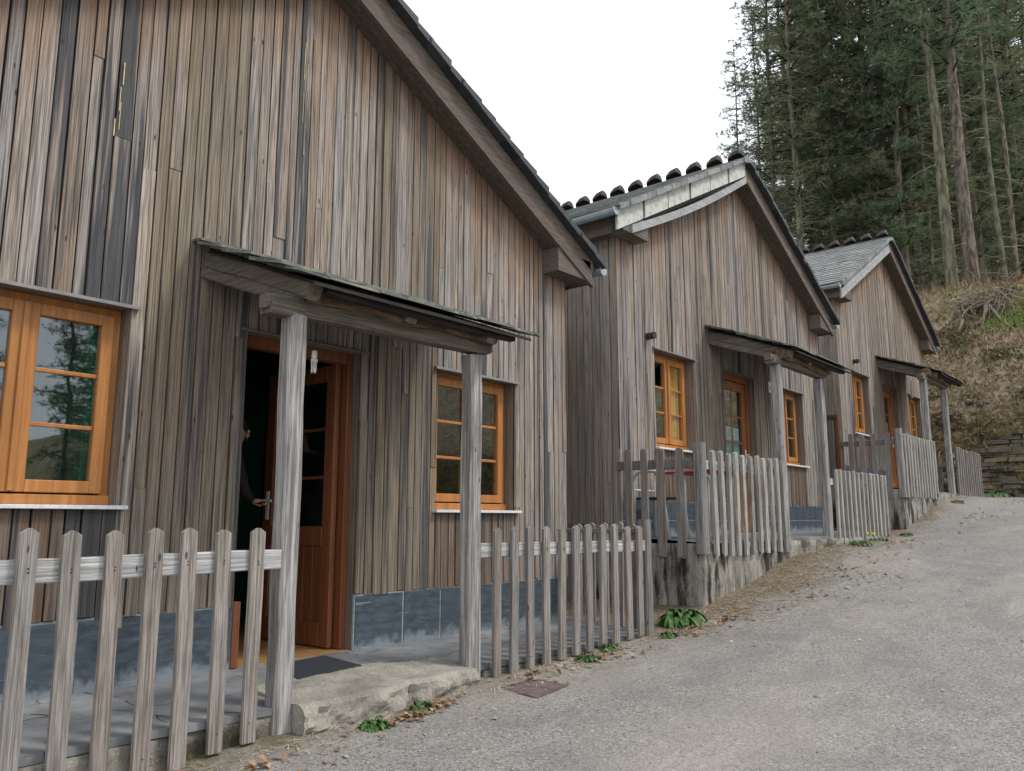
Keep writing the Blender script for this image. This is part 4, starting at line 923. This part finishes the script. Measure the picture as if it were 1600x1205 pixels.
# local x is toward the door leaf; the figure faces +x
pts = [(0, 0, .93), (0, 0, 1.10), (.01, 0, 1.28), (.01, 0, 1.40), (.05, 0, 1.46), (.10, 0, 1.52), (.115, 0, 1.58), (.10, 0, 1.65),
       (0, -.09, .88), (.02, -.10, .50), (.0, -.10, .10), (.14, -.10, .04),
       (0, .09, .88), (-.02, .11, .50), (-.03, .11, .10), (.10, .12, .04),
       (.01, -.17, 1.38), (.06, -.22, 1.14), (.20, -.12, 1.05),
       (.01, .17, 1.38), (-.02, .22, 1.12), (.10, .20, .92)]
edges = [(0, 1), (1, 2), (2, 3), (3, 4), (4, 5), (5, 6), (6, 7), (0, 8), (8, 9), (9, 10), (10, 11), (0, 12), (12, 13), (13, 14), (14, 15), (3, 16), (16, 17), (17, 18), (3, 19), (19, 20), (20, 21)]
rads = [(.13, .15), (.11, .135), (.12, .16), (.08, .12), .058, (.075, .065), (.098, .078), (.07, .065), .088, .062, .045, .04, .088, .062, .045, .04, .06, .043, .030, .06, .043, .03]
body = skin_fig('body', pts, edges, rads, [skinm, jacket, trous, leath], ps)
for p in body.data.polygons:
    c = p.center; p.material_index = 0 if c.z > 1.455 else 3 if c.z < .12 else 2 if c.z < .93 and abs(c.y) < .20 and not (c.x > .09 and c.z > .86) else 1
hp = Vector((.20, -.12, 1.05)); hv = []; he = []; hr = []
def hadd(p, r): hv.append(tuple(p)); hr.append(r); return len(hv) - 1
w0 = hadd(hp, .026); p0 = hadd(hp + Vector((.045, .005, .0)), (.036, .017)); he.append((w0, p0))
for k, (dy, ln) in enumerate(((.030, .070), (.012, .078), (-.008, .074), (-.027, .058))):
    b0 = hp + Vector((.075, dy * .8, .005)); kn = hadd(b0, .0095); he.append((p0, kn)); m1 = hadd(b0 + Vector((ln * .5, dy * .15, .004)), .0085); he.append((kn, m1)); m2 = hadd(b0 + Vector((ln * .62, dy * .2, -.024)), .008); he.append((m1, m2)); m3 = hadd(b0 + Vector((ln * .30, dy * .2, -.036)), .007); he.append((m2, m3))
t0 = hadd(hp + Vector((.04, .04, -.012)), .011); he.append((p0, t0)); t1 = hadd(hp + Vector((.08, .046, -.026)), .0095); he.append((t0, t1)); t2_ = hadd(hp + Vector((.105, .03, -.036)), .008); he.append((t1, t2_))
skin_fig('hand', hv, he, hr, [skinm], ps, 0, 1)
# face details and hair
def blob(name, c, r, mat, parent, sc=(1, 1, 1), n=10):
    mb = MB(); vs = []; fs = []
    for i in range(n + 1):
        for j in range(2 * n):
            a = math.pi * i / n; b = math.pi * j / n; vs.append((c[0] + r * sc[0] * math.sin(a) * math.cos(b), c[1] + r * sc[1] * math.sin(a) * math.sin(b), c[2] + r * sc[2] * math.cos(a)))
    for i in range(n):
        for j in range(2 * n): fs.append((i * 2 * n + j, (i + 1) * 2 * n + j, (i + 1) * 2 * n + (j + 1) % (2 * n), i * 2 * n + (j + 1) % (2 * n)))
    mb.add(vs, fs); return mb.build(name, mat, parent, smooth=True)
hc = Vector((.115, 0, 1.59)); blob('nose', hc + Vector((.092, 0, -.022)), .017, skinm, ps, (1.1, .8, 1.5)); blob('hair', hc + Vector((-.018, 0, .028)), .10, hairm, ps, (1.02, .88, .98))
for sy in (-1, 1):
    blob('eye', hc + Vector((.082, sy * .031, .002)), .011, M['white'], ps); blob('pupil', hc + Vector((.0905, sy * .031, .002)), .005, hairm, ps); blob('ear', hc + Vector((-.005, sy * .078, -.01)), .024, skinm, ps, (.7, .35, 1.2)); blob('eyebrow', hc + Vector((.086, sy * .031, .022)), .014, hairm, ps, (.4, 1.2, .3))
blob('mouth', hc + Vector((.082, 0, -.062)), .018, plain_mat('lips', (.36, .12, .10), (.32, .1, .09), 9, .5), ps, (.5, 1.2, .35))

# ---------------------------------------------------------------- small plants, litter
def blades(n, fn, mat, name, label, cat=None, kind=None, group=None):
    """fn(i) -> list of (base, dir, length, width) leaf blades made of two quads each"""
    V = []; F = []; T = []
    for i in range(n):
        b, d, L_, w_, bend = fn(i); d = Vector(d).normalized(); sd_ = d.cross(Vector((rnd(-.3, .3), rnd(-.3, .3), 1))).normalized(); b = Vector(b); o = len(V); tn = (random.random(), random.random(), 0)
        m_ = b + d * L_ * .5 + Vector((0, 0, bend * L_)); e = b + d * L_ - Vector((0, 0, bend * L_ * .4))
        V += [b - sd_ * w_ * .25, b + sd_ * w_ * .25, m_ + sd_ * w_ * .5, m_ - sd_ * w_ * .5, e + sd_ * w_ * .08, e - sd_ * w_ * .08]; F += [(o, o + 1, o + 2, o + 3), (o + 3, o + 2, o + 4, o + 5)]; T += [tn, tn]
    o = np_mesh(name, [tuple(v) for v in V], F, np.array(T), mat); tag(o, label, cat, group, kind); return o
def rosette(cx_, cy_, r, hgt, n, name, label, L_=.15, w_=.07, mat='green', cat='plant', group=None):
    """clump of folded pointed leaves, arching outwards"""
    V = []; F = []; T = []
    for i in range(n):
        a = rnd(0, 6.283); q = math.sqrt(random.random()) * r; x, y = cx_ + q * math.cos(a) * .6, cy_ + q * math.sin(a) * .45; rise = rnd(.5, 1.7) * (1.15 - q / r); l = L_ * rnd(.6, 1.25); w = w_ * rnd(.7, 1.2)
        d = Vector((math.cos(a + rnd(-.5, .5)), math.sin(a + rnd(-.5, .5)), 0)); sd_ = Vector((-d.y, d.x, rnd(-.35, .35))).normalized(); b = Vector((x, y, gz(x, y) + rnd(0, hgt) * .6)); o = len(V); tn = (random.random(), random.random(), 0)
        for k, (u, ww) in enumerate(((0, .10), (.22, .62), (.48, 1.0), (.74, .72), (.92, .30), (1.0, .03))):
            c = b + d * (l * u * .9) + Vector((0, 0, l * (rise * u - (.75 + rise * .4) * u * u))); fold = .22 * ww * w
            V += [c - sd_ * ww * w * .5 + Vector((0, 0, fold)), c, c + sd_ * ww * w * .5 + Vector((0, 0, fold))]
        for k in range(5): p = o + 3 * k; F += [(p, p + 1, p + 4, p + 3), (p + 1, p + 2, p + 5, p + 4)]; T += [tn, tn]
    o = np_mesh(name, [tuple(v) for v in V], F, np.array(T), M[mat]); tag(o, label, cat, group); return o
rosette(6.80, -.98, .26, .12, 230, 'leafy_plant', 'broad leaved green plant at the foot of the stained retaining wall', .13, .065)
for x, y, r, n, lb in ((3.02, -1.19, .085, 130, 'green weed clump by the left end of the worn doorstep'), (3.42, -1.13, .07, 70, 'small green weed beside dry leaves under the doorstep lip'),
                   (5.15, -1.10, .12, 110, 'weed tuft under the pickets before the first house'), (5.55, -1.02, .09, 60, 'smaller weed tuft nearer the cracked corner post'), (6.3, -1.12, .10, 60, 'weeds at the foot of the cracked corner post'),
                   (12.3, -1.12, .22, 90, 'weeds along the thin grey pickets of the middle house'), (13.6, -1.15, .16, 70, 'weeds in the corner before the farthest terrace wall'), (17.0, -1.2, .2, 60, 'low weeds at the farthest porch step')):
    rosette(x, y, r, .05, n, 'weed', lb, .055, .028, group='weeds along the fence foot')
fl = rosette(11.25, -1.2, .22, .09, 150, 'flowering_weed', 'weed clump with two yellow flowers under the middle porch post', .07, .03)
for dx, dy in ((.05, -.1), (.2, .02)):
    o = blob('flower', (11.25 + dx, -1.25 + dy, gz(11.2, -1.2) + .16), .024, M['yellowflower'], fl, (1, 1, .6), 6)
rosette(21.6, -1.0, .7, .12, 260, 'ground_cover_plants', 'green leafy strip at the foot of the dry stone wall', .16, .08)
def leaf_fn(i):
    c = random.choice([(3.5, -1.16, .22), (3.25, -1.2, .22), (2.3, -1.25, .6), (4.5, -1.1, .5), (5.4, -1.1, .5), (6.6, -1.15, .4), (7.0, -1.3, .5), (9.3, -1.6, 1.3), (12.0, -1.4, 1.2), (15.5, -1.6, 1.5), (19, -1.8, 1.6), (8.2, -1.5, 1.0)])
    q = abs(random.gauss(0, c[2] * .6)); a = rnd(0, 6.283); x, y = c[0] + q * math.cos(a), c[1] - abs(q * math.sin(a)) * .6 + .03
    return (x, y, gz(x, y) + rnd(.004, .018)), (rnd(-1, 1), rnd(-1, 1), rnd(-.1, .35)), rnd(.025, .065), rnd(.02, .045), .15
blades(520, leaf_fn, M['leaf_dry'], 'fallen_leaves', 'dry brown leaves scattered along the road edge', kind='stuff')
def needle_fn(i):
    x = rnd(0, 21) if random.random() < .5 else rnd(6.3, 12); wdt = .35 + .9 * max(0, 1 - abs(x - 8.8) / 3); y = -1.0 - abs(random.gauss(0, wdt * .6)); return (x, y, gz(x, y) + rnd(.002, .012)), (rnd(-1, 1), rnd(-1, 1), rnd(0, .12)), rnd(.03, .10), rnd(.003, .007), .05
blades(6500, needle_fn, M['straw'], 'pine_litter', 'brown needle and twig litter on the verge', kind='stuff')
V = []; F = []; T = []
for i in range(2600):
    if random.random() < .55: x = rnd(-.5, 21); y = -1.0 - abs(random.gauss(0, .5))
    else: x = rnd(0, 14); y = rnd(-4.5, -1.2)
    r = rnd(.003, .009) if random.random() < .93 else rnd(.009, .018); z = gz(x, y) + r * .3; o = len(V)
    V += [(x + r * rnd(.7, 1.2), y, z), (x - r * rnd(.7, 1.2), y, z), (x, y + r * rnd(.7, 1.2), z), (x, y - r, z), (x, y, z + r * rnd(.5, .9)), (x, y, z - r)]
    for a, b in ((0, 2), (2, 1), (1, 3), (3, 0)): F += [(o + a, o + b, o + 4)]; T.append((random.random(), (i * .618) % 1, 0))
o = np_mesh('gravel', V, F, np.array(T), M['pebble']); tag(o, 'loose pale stone chips on the road surface', kind='stuff')

# ---------------------------------------------------------------- dry stone wall and bank dressing
mb = MB(); z = 1.98; Xw = 22.05
rowh = []
while z < 3.75:
    hgt = rnd(.045, .12); y = -.62
    while y > -8:
        w_ = rnd(.12, .55); topl = 3.22 + (-.62 - y) * .40; 
        if y < -2.0: topl = 3.78
        if z < topl - rnd(0, .08):
            dx = rnd(-.05, .05); x0 = Xw + dx; j = lambda s=.016: rnd(-s, s)
            P = [(x0 + j(), y - w_ + .012, z + j()), (x0 + .4, y - w_ + .012, z + j()), (x0 + .4, y, z + j()), (x0 + j(), y - .012, z + j()), (x0 + j() + .01, y - w_ + .018 + j(), z + hgt - .010 + j()), (x0 + .4, y - w_ + .012, z + hgt), (x0 + .4, y, z + hgt), (x0 + j() + .01, y - .018 + j(), z + hgt - .010 + j())]
            mb.hexa([P[0], P[3], P[2], P[1], P[4], P[7], P[6], P[5]][::1]) if False else mb.hexa(P)
        y -= w_
    z += hgt
sw = mb.build('stone_wall', M['stone'], None, bevel=.012); tag(sw, 'dry stone retaining wall at the far end of the road under the bank', 'stone wall')
mb = MB(); mb.box(Xw + .035, Xw + .45, -8, -.66, 1.9, 3.2); mb.build('wall_core', M['bank'], sw)

def bank_pt(d, y): return Vector((toe(y) + d, y, hz(d, y)))
def bank_blades(n, dr, yr, Lr, wr, mat, name, label, upb=.6, kind='stuff'):
    def fn(i):
        d = rnd(*dr); y = rnd(*yr); p = bank_pt(d, y); return p, (rnd(-1, .35), rnd(-.9, .9), rnd(-.3, upb)), rnd(*Lr), rnd(*wr), rnd(-.1, .25)
    return blades(n, fn, M[mat], name, label, kind=kind)
bank_blades(15000, (.3, 9), (-3.2, 2.6), (.12, .6), (.006, .018), 'straw', 'dry_brush', 'tangle of dry grass and bramble stems over the bank', .8)
bank_blades(5000, (.4, 8.5), (-3.2, 2.6), (.08, .22), (.02, .05), 'straw', 'dead_leaves', 'dead leaves caught in the brush on the bank', .6)
def greenfn(i):
    c = random.choice([(4.2, -.4, .7), (3.4, .2, .5), (4.0, -1.6, .6), (2.5, -.9, .5), (1.9, -2.0, .5), (5.2, -.9, .3)]); d = c[0] + random.gauss(0, c[2] * .5); y = c[1] + random.gauss(0, c[2] * .6)
    return bank_pt(max(.3, d), y), (rnd(-1, .3), rnd(-.8, .8), rnd(0, .8)), rnd(.06, .18), rnd(.02, .06), .1
blades(1500, greenfn, M['green'], 'bank_greenery', 'green bramble leaves in patches on the bank', kind='stuff')
def grassfn(i):
    d = rnd(3.7, 5.1); y = rnd(-3.2, -.40); return bank_pt(d, y), (rnd(-.5, .3), rnd(-.4, .4), 1), rnd(.05, .14), rnd(.008, .016), .0
blades(9000, grassfn, M['grass'], 'grass', 'bright green grass strip on the upper bank', kind='stuff')
def fernfn(i):
    c = random.choice([(7.6, -.75), (7.8, -1.2), (8.0, -1.6), (7.4, -.5), (7.9, -2.2)]); d = c[0] + random.gauss(0, .3); y = c[1] + random.gauss(0, .22)
    return bank_pt(d, y) + Vector((0, 0, rnd(0, .45))), (rnd(-1, .6), rnd(-1, 1), rnd(-.2, .8)), rnd(.10, .30), rnd(.03, .07), .1
blades(1500, fernfn, M['fern'], 'dead_fern', 'rust brown dead fern patch at the foot of the big pine trunks', kind='stuff')
# rocks low on the bank
for k, (d, y, r, lb) in enumerate(((.25, .60, .55, 'large mossy rock behind the last porch post'), (.9, .15, .42, 'mossy rock between the last porch and the stone wall'), (1.25, -.45, .40, 'pale patched rock above the left end of the stone wall'), (1.5, .55, .38, 'brown rock higher up behind the last porch post'), (4.0, .45, .5, 'dark mossy boulder under the root tangle'), (1.35, -1.5, .32, 'rock lying on top of the stone wall'))):
    p = bank_pt(d, y); mb = MB(); n = 30; vs = []; fs = []
    for i in range(n + 1):
        for j in range(2 * n):
            a = math.pi * i / n; b = math.pi * j / n; v = Vector((math.sin(a) * math.cos(b), math.sin(a) * math.sin(b), math.cos(a))); o7 = Vector((k * 7.3, 0, 0))
            c8 = noise.cell(v * 2.4 + o7) * .22; rr = r * (.9 + .45 * noise.noise(v * 1.6 + o7) + .25 * noise.noise(v * 4 + o7) + .14 * noise.noise(v * 10 + o7) + c8); vs.append((p.x + v.x * rr * .6, p.y + v.y * rr, p.z - .15 + v.z * rr * .7))
    for i in range(n):
        for j in range(2 * n): fs.append((i * 2 * n + j, (i + 1) * 2 * n + j, (i + 1) * 2 * n + (j + 1) % (2 * n), i * 2 * n + (j + 1) % (2 * n)))
    mb.add(vs, fs); tag(mb.build('mossy_rock', M['moss_rock'], None, smooth=False), lb, 'rock', 'rocks on the bank')
# uprooted root tangle
rt = empty('root_tangle', bank_pt(4.6, -.35)); tag(rt, 'uprooted tree stump with a pale tangle of roots hanging down the bank', 'tree stump')
mb = MB()
for i in range(150):
    a = rnd(0, 6.283); p = Vector((-.35 + rnd(-.15, .1), rnd(-.75, .75), rnd(-.05, .35))); d = Vector((rnd(-1, .0), math.cos(a), math.sin(a) * .9 - .1)).normalized(); pts_ = [p]; L_ = rnd(.35, 1.0)
    for k in range(6): d = (d + Vector((rnd(-.35, .25), rnd(-.4, .4), rnd(-.45, .3)))).normalized(); p = p + d * L_ / 6; pts_.append(p)
    r0 = rnd(.008, .03); mb.tube(pts_, [r0 * (1 - .14 * k) for k in range(7)], 5)
mb.build('roots', M['root'], rt, smooth=True)
mb = MB()
for pl in ([(-.5, -.1, .0), (-.62, -.12, -.25), (-.7, .0, -.5), (-.75, .12, -.62), (-.75, .35, -.7)], [(-.5, -.1, .0), (-.66, -.05, -.35), (-.74, .02, -.8), (-.8, .05, -1.35)], [(-.5, -.15, -.05), (-.7, -.35, -.4), (-.8, -.55, -.8), (-.85, -.7, -1.1)], [(-.55, -.3, .05), (-.5, -.05, -.02), (-.6, .25, -.12)], [(-.72, .5, -.45), (-.76, .62, -.8), (-.8, .6, -1.2)]):
    mb.tube(pl, [.045, .036, .028, .02, .012][:len(pl)], 7)
mb.build('thick_roots', M['root'], rt, smooth=True)
mb = MB(); o_ = blob('stump', (.0, .1, .0), .42, M['bark'], rt, (.9, 1.2, .7), 12)
lg = MB(); p = bank_pt(7.2, -1.35); lg.tube([p + Vector((0, -.35, .25)), p + Vector((.1, .35, .30))], [.06, .07], 8); tag(lg.build('fallen_log', M['root'], None, smooth=True), 'short pale log lying near the rusty ferns at the top of the bank', 'log')

# ---------------------------------------------------------------- conifers
def trunk_mb(H, r0, lean=(0, 0), sd=0, twigs=0, tz=(1, 9)):
    mb = MB(); n = 16; pts_ = []; rs = []
    for i in range(n + 1):
        t = i / n; z = H * t; pts_.append(Vector((lean[0] * t + .22 * noise.noise(Vector((sd, z * .13, 0))), lean[1] * t + .22 * noise.noise(Vector((sd + 9, z * .13, 0))), z - .4))); rs.append(max(.02, r0 * (1 - .88 * t) * (1.18 if i == 0 else 1)))
    mb.tube(pts_, rs, 12)
    return mb, pts_
def pt_at(pts_, z, H): 
    t = max(0, min(.9999, z / H)) * (len(pts_) - 1); i = int(t); return pts_[i].lerp(pts_[i + 1], t - i)
def crown_np(rs_, H, pts_, z0, z1, rad, dens, bl=(.12, .30), wd=(.018, .040), sparse=0.0, whorl=.42):
    V = []; F = []; T = []; B = []
    z = z0
    while z < z1:
        t = (z - z0) / (z1 - z0); rr = rad * (.55 + .45 * math.sin(min(1, t * 1.6 + .25) * math.pi * .5)) * (1 - t) ** .55 + .25
        for k in range(rs_.randint(3, 5)):
            if rs_.random() < sparse: continue
            a = rs_.uniform(0, 6.283); L_ = rr * rs_.uniform(.55, 1.15); c = pt_at(pts_, z, H); el = rs_.uniform(-.15, .45); d = Vector((math.cos(a), math.sin(a), el)).normalized()
            e = c + d * L_ + Vector((0, 0, -.08 * L_)); B.append((c, e, L_)); tn0 = rs_.random()
            nt_ = int(dens * L_)
            for q in range(nt_):
                u = rs_.uniform(.25, 1.05); cc = c.lerp(e, u) + Vector((rs_.gauss(0, .16), rs_.gauss(0, .16), rs_.gauss(0, .12))) * (.5 + L_ * .3); tn = (rs_.random(), min(1, max(0, tn0 + rs_.uniform(-.2, .2))), 0)
                for b in range(10):
                    dd = Vector((rs_.gauss(0, 1) + d.x, rs_.gauss(0, 1) + d.y, rs_.gauss(.4, .8))).normalized(); l_ = rs_.uniform(*bl); w_ = rs_.uniform(*wd); sd_ = dd.cross(Vector((rs_.gauss(0, 1), rs_.gauss(0, 1), rs_.gauss(0, 1)))).normalized(); o = len(V)
                    V += [tuple(cc - sd_ * w_ * .5), tuple(cc + sd_ * w_ * .5), tuple(cc + dd * l_)]; F.append((o, o + 1, o + 2)); T.append(tn)
        z += whorl * rs_.uniform(.7, 1.3)
    return V, F, T, B
def dead_twigs(mb, rs_, pts_, H, z0, z1, n, Lm):
    for i in range(n):
        z = rs_.uniform(z0, z1); c = pt_at(pts_, z, H); a = rs_.uniform(0, 6.283); L_ = Lm * rs_.uniform(.3, 1.2); d = Vector((math.cos(a), math.sin(a), rs_.uniform(-.3, .35))); p = c; q = [p]
        for k in range(4): d = (d.normalized() + Vector((rs_.uniform(-.25, .25), rs_.uniform(-.25, .25), rs_.uniform(-.25, .12)))).normalized(); p = p + d * L_ / 4; q.append(p)
        mb.tube(q, [.022, .017, .012, .008, .004], 3, cap=False)
        for k in (1, 2, 3):
            for _ in range(3):
                d2 = Vector((rs_.gauss(0, 1), rs_.gauss(0, 1), rs_.gauss(-.1, .6))).normalized(); l2 = L_ * rs_.uniform(.12, .35); mb.tube([q[k], q[k] + d2 * l2 * .5, q[k] + d2 * l2 + Vector((0, 0, -.04))], [.008, .006, .003], 3, cap=False)
def make_tree(seed, H, r0, z0, z1, rad, dens, mat='needle', bark='bark', lean=(0, 0), sparse=0.0, dead=(1.5, 9, 60, 1.2), name='pine_tree', twigm='twig', whorl=.42):
    rs_ = random.Random(seed); root = empty(name, (0, 0, 0)); tmb, pts_ = trunk_mb(H, r0, lean, seed * 3.3)
    tk = tmb.build('trunk', M[bark], root, smooth=True)
    if dens:
        V, F, T, B = crown_np(rs_, H, pts_, z0, z1, rad, dens, sparse=sparse, whorl=whorl); np_mesh('crown', V, F, np.array(T), M[mat], root)
        bm_ = MB()
        for c, e, L_ in B: bm_.tube([c, c.lerp(e, .5) + Vector((0, 0, .05)), e], [.03 + .01 * L_, .02, .008], 3, cap=False)
        bm_.build('limbs', M['twig_dark'], root)
    if dead[2]:
        dm = MB(); dead_twigs(dm, rs_, pts_, H, dead[0], dead[1], dead[2], dead[3]); dm.build('dead_branches', M[twigm], root)
    return root
def copy_tree(o, loc, rz=0, sc=1.0):
    c = link_copy(o, None, loc, (0, 0, rz)); c.scale = (sc, sc, sc)
    for ch in [x for x in PARTS[o.name]]: d = link_copy(ch, c)
    return c
protos = [make_tree(11, 25, .20, 3, 25, 2.6, 10, dead=(1.0, 9, 110, 1.7), whorl=.36),
          make_tree(12, 27, .22, 2.5, 27, 3.0, 14, 'needle_olive', 'bark_moss', dead=(1.0, 12, 160, 2.1), whorl=.36),
          make_tree(13, 23, .18, 2, 23, 2.6, 11, dead=(.8, 6, 80, 1.5), whorl=.36),
          make_tree(14, 26, .15, 5, 26, 2.4, 9, 'needle_olive', 'bark_moss', sparse=.15, dead=(1.0, 13, 160, 1.7)),
          make_tree(15, 24, .14, 4, 24, 2.2, 9, 'needle', 'bark', sparse=.30, dead=(2, 14, 60, 1.1), whorl=.42)]
PARTS = {p.name: list(p.children) for p in protos}
used = {}
def hill_z(x, y):
    d = x - toe(y); return hz(d, y) if d > 0 else gz(x, y)
def ray_pt(px, dist):
    v = right * (px - 800) + fwd * 1270; v.z = 0; v.normalize(); return EYE.x + v.x * dist, EYE.y + v.y * dist
KINDT = ['dark green pine', 'olive green mossy pine', 'bushy dark pine foliaged low down', 'tall lichened pine', 'thin sparse pine']
PLACE = [  # px, distance, proto, scale, where
 (1204, 39, 4, .74, 'low beside the leftmost thin pine'), (1250, 42, 2, 1.05, 'filling the left end of the wood'), (1284, 46, 0, 1.05, 'behind the sky gap above the middle roof'),
 (1172, 40, 4, .66, 'leftmost and smallest, beside the ridge tiles'), (1228, 36, 4, 1.0, 'against white sky left of the wood'), (1266, 34, 3, 1.0, 'at the left edge of the wood above the middle roof'), (1222, 44, 2, .62, 'low behind the middle ridge'),
 (1292, 40, 1, 1.0, 'against the sky gap above the middle roof'), (1318, 36, 2, .95, 'above the valley between the two farther roofs'), (1352, 39, 1, 1.0, 'above the farthest roof slope'), (1335, 48, 0, 1.05, 'deeper in, above the farthest gutter'),
 (1385, 36, 1, .96, 'just behind the farthest ridge end'), (1408, 42, 0, 1.05, 'second behind the farthest ridge'), (1432, 35, 2, 1.0, 'right of the farthest gable peak'), (1455, 44, 0, 1.0, 'in the dark behind the leaning trunks'),
 (1470, 37, 3, .98, 'left of the pair of big trunks'), (1497, 50, 1, 1.0, 'deep behind the pair of big trunks'), (1548, 38, 0, 1.0, 'right of the pair of big trunks'), (1568, 46, 2, 1.1, 'in the shade near the right edge'),
 (1622, 40, 1, 1.0, 'half cut by the right edge'), (1660, 48, 0, 1.05, 'beyond the right edge, branches entering'), (1600, 54, 2, 1.15, 'far back at the right edge'), (1530, 58, 0, 1.1, 'far back in the middle of the wood')]
for i, (px, ds_, k, sc, wh) in enumerate(PLACE):
    x, y = ray_pt(px, ds_); z = hill_z(x, y)
    if k not in used: o = protos[k]; used[k] = 1; o.location = (x, y, z); o.scale = (sc,) * 3
    else: o = copy_tree(protos[k], (x, y, z), rnd(0, 6.28), sc)
    tag(o, KINDT[k] + ', ' + wh, 'tree', 'pines of the wood on the hill')
# deep background rows: individual trees whose crowns close the wood
back = 0
for r, ds_ in enumerate((62, 78)):
    for px in range(1345 + r * 30, 1720, 62):
        x, y = ray_pt(px + rnd(-12, 12), ds_); o = copy_tree(protos[random.choice((0, 1, 2))], (x, y, hill_z(x, y)), rnd(0, 6.28), rnd(1.0, 1.25)); back += 1
        tag(o, 'dark pine far back in the wood, showing only through gaps', 'tree', 'distant pines deep in the wood')
# the big foreground trunks
def big(px, ds_, seed, H, r0, lean, bark, dead, lb, dens=9, z0=9):
    o = make_tree(seed, H, r0, z0, H, 2.6, dens, 'needle', bark, lean, dead=dead, sparse=.35); x, y = ray_pt(px, ds_); o.location = (x, y, hill_z(x, y) - .1); tag(o, lb, 'tree', 'pines of the wood on the hill')
big(1533, 31.5, 31, 24, .25, (.1, .1), 'bark', (1.2, 13, 46, 1.3), 'biggest furrowed pine trunk, right one of the pair above the rusty ferns')
big(1508, 31.0, 32, 23, .21, (-.1, .7), 'bark_moss', (1.0, 13, 46, 1.2), 'lichen green trunk, left one of the pair above the rusty ferns')
big(1468, 35.5, 33, 20, .085, (-.3, -.3), 'bark_moss', (.8, 9, 40, 1.3), 'slim crooked trunk left of the big pair', 4, 10)
big(1592, 32.5, 34, 22, .10, (.0, .4), 'bark_moss', (.8, 12, 40, 1.4), 'slender leaning trunk right of the rusty ferns', 4, 12)
big(1612, 34.5, 35, 22, .11, (.1, .1), 'bark', (3, 14, 40, 2.0), 'trunk at the right edge with long bare branches', 4, 13)
big(1452, 36, 36, 22, .20, (.2, .2), 'bark_moss', (.8, 10, 60, 1.4), 'shaded trunk leaning behind the farthest gable', 5, 9)
# trees across the road, mirrored in the window panes
for i, (x, y, k, sc, lb) in enumerate(((7.2, -22, 2, .62, 'bushy pine across the road, mirrored in the large left window'), (14.5, -30, 1, .62, 'dense pine across the road mirrored in the windows'), (22, -26, 2, .55, 'small pine across the road mirrored in the second window'), (11.5, -25, 4, .7, 'thin pine across the road mirrored in the left window panes'), (9.8, -18, 2, .5, 'low bushy pine nearest across the road'), (30, -21, 1, .7, 'large pine across the road mirrored in the middle house panes'), (18.5, -19, 0, .6, 'dark pine across the road left of the large one'), (5.0, -24, 1, .55, 'olive pine across the road at the far left of the mirrored row'))):
    o = copy_tree(protos[k], (x, y, gz(x, y)), i * 1.3, sc); tag(o, lb, 'tree', 'trees across the road')
print('trees', back, 'objects', len(bpy.data.objects))
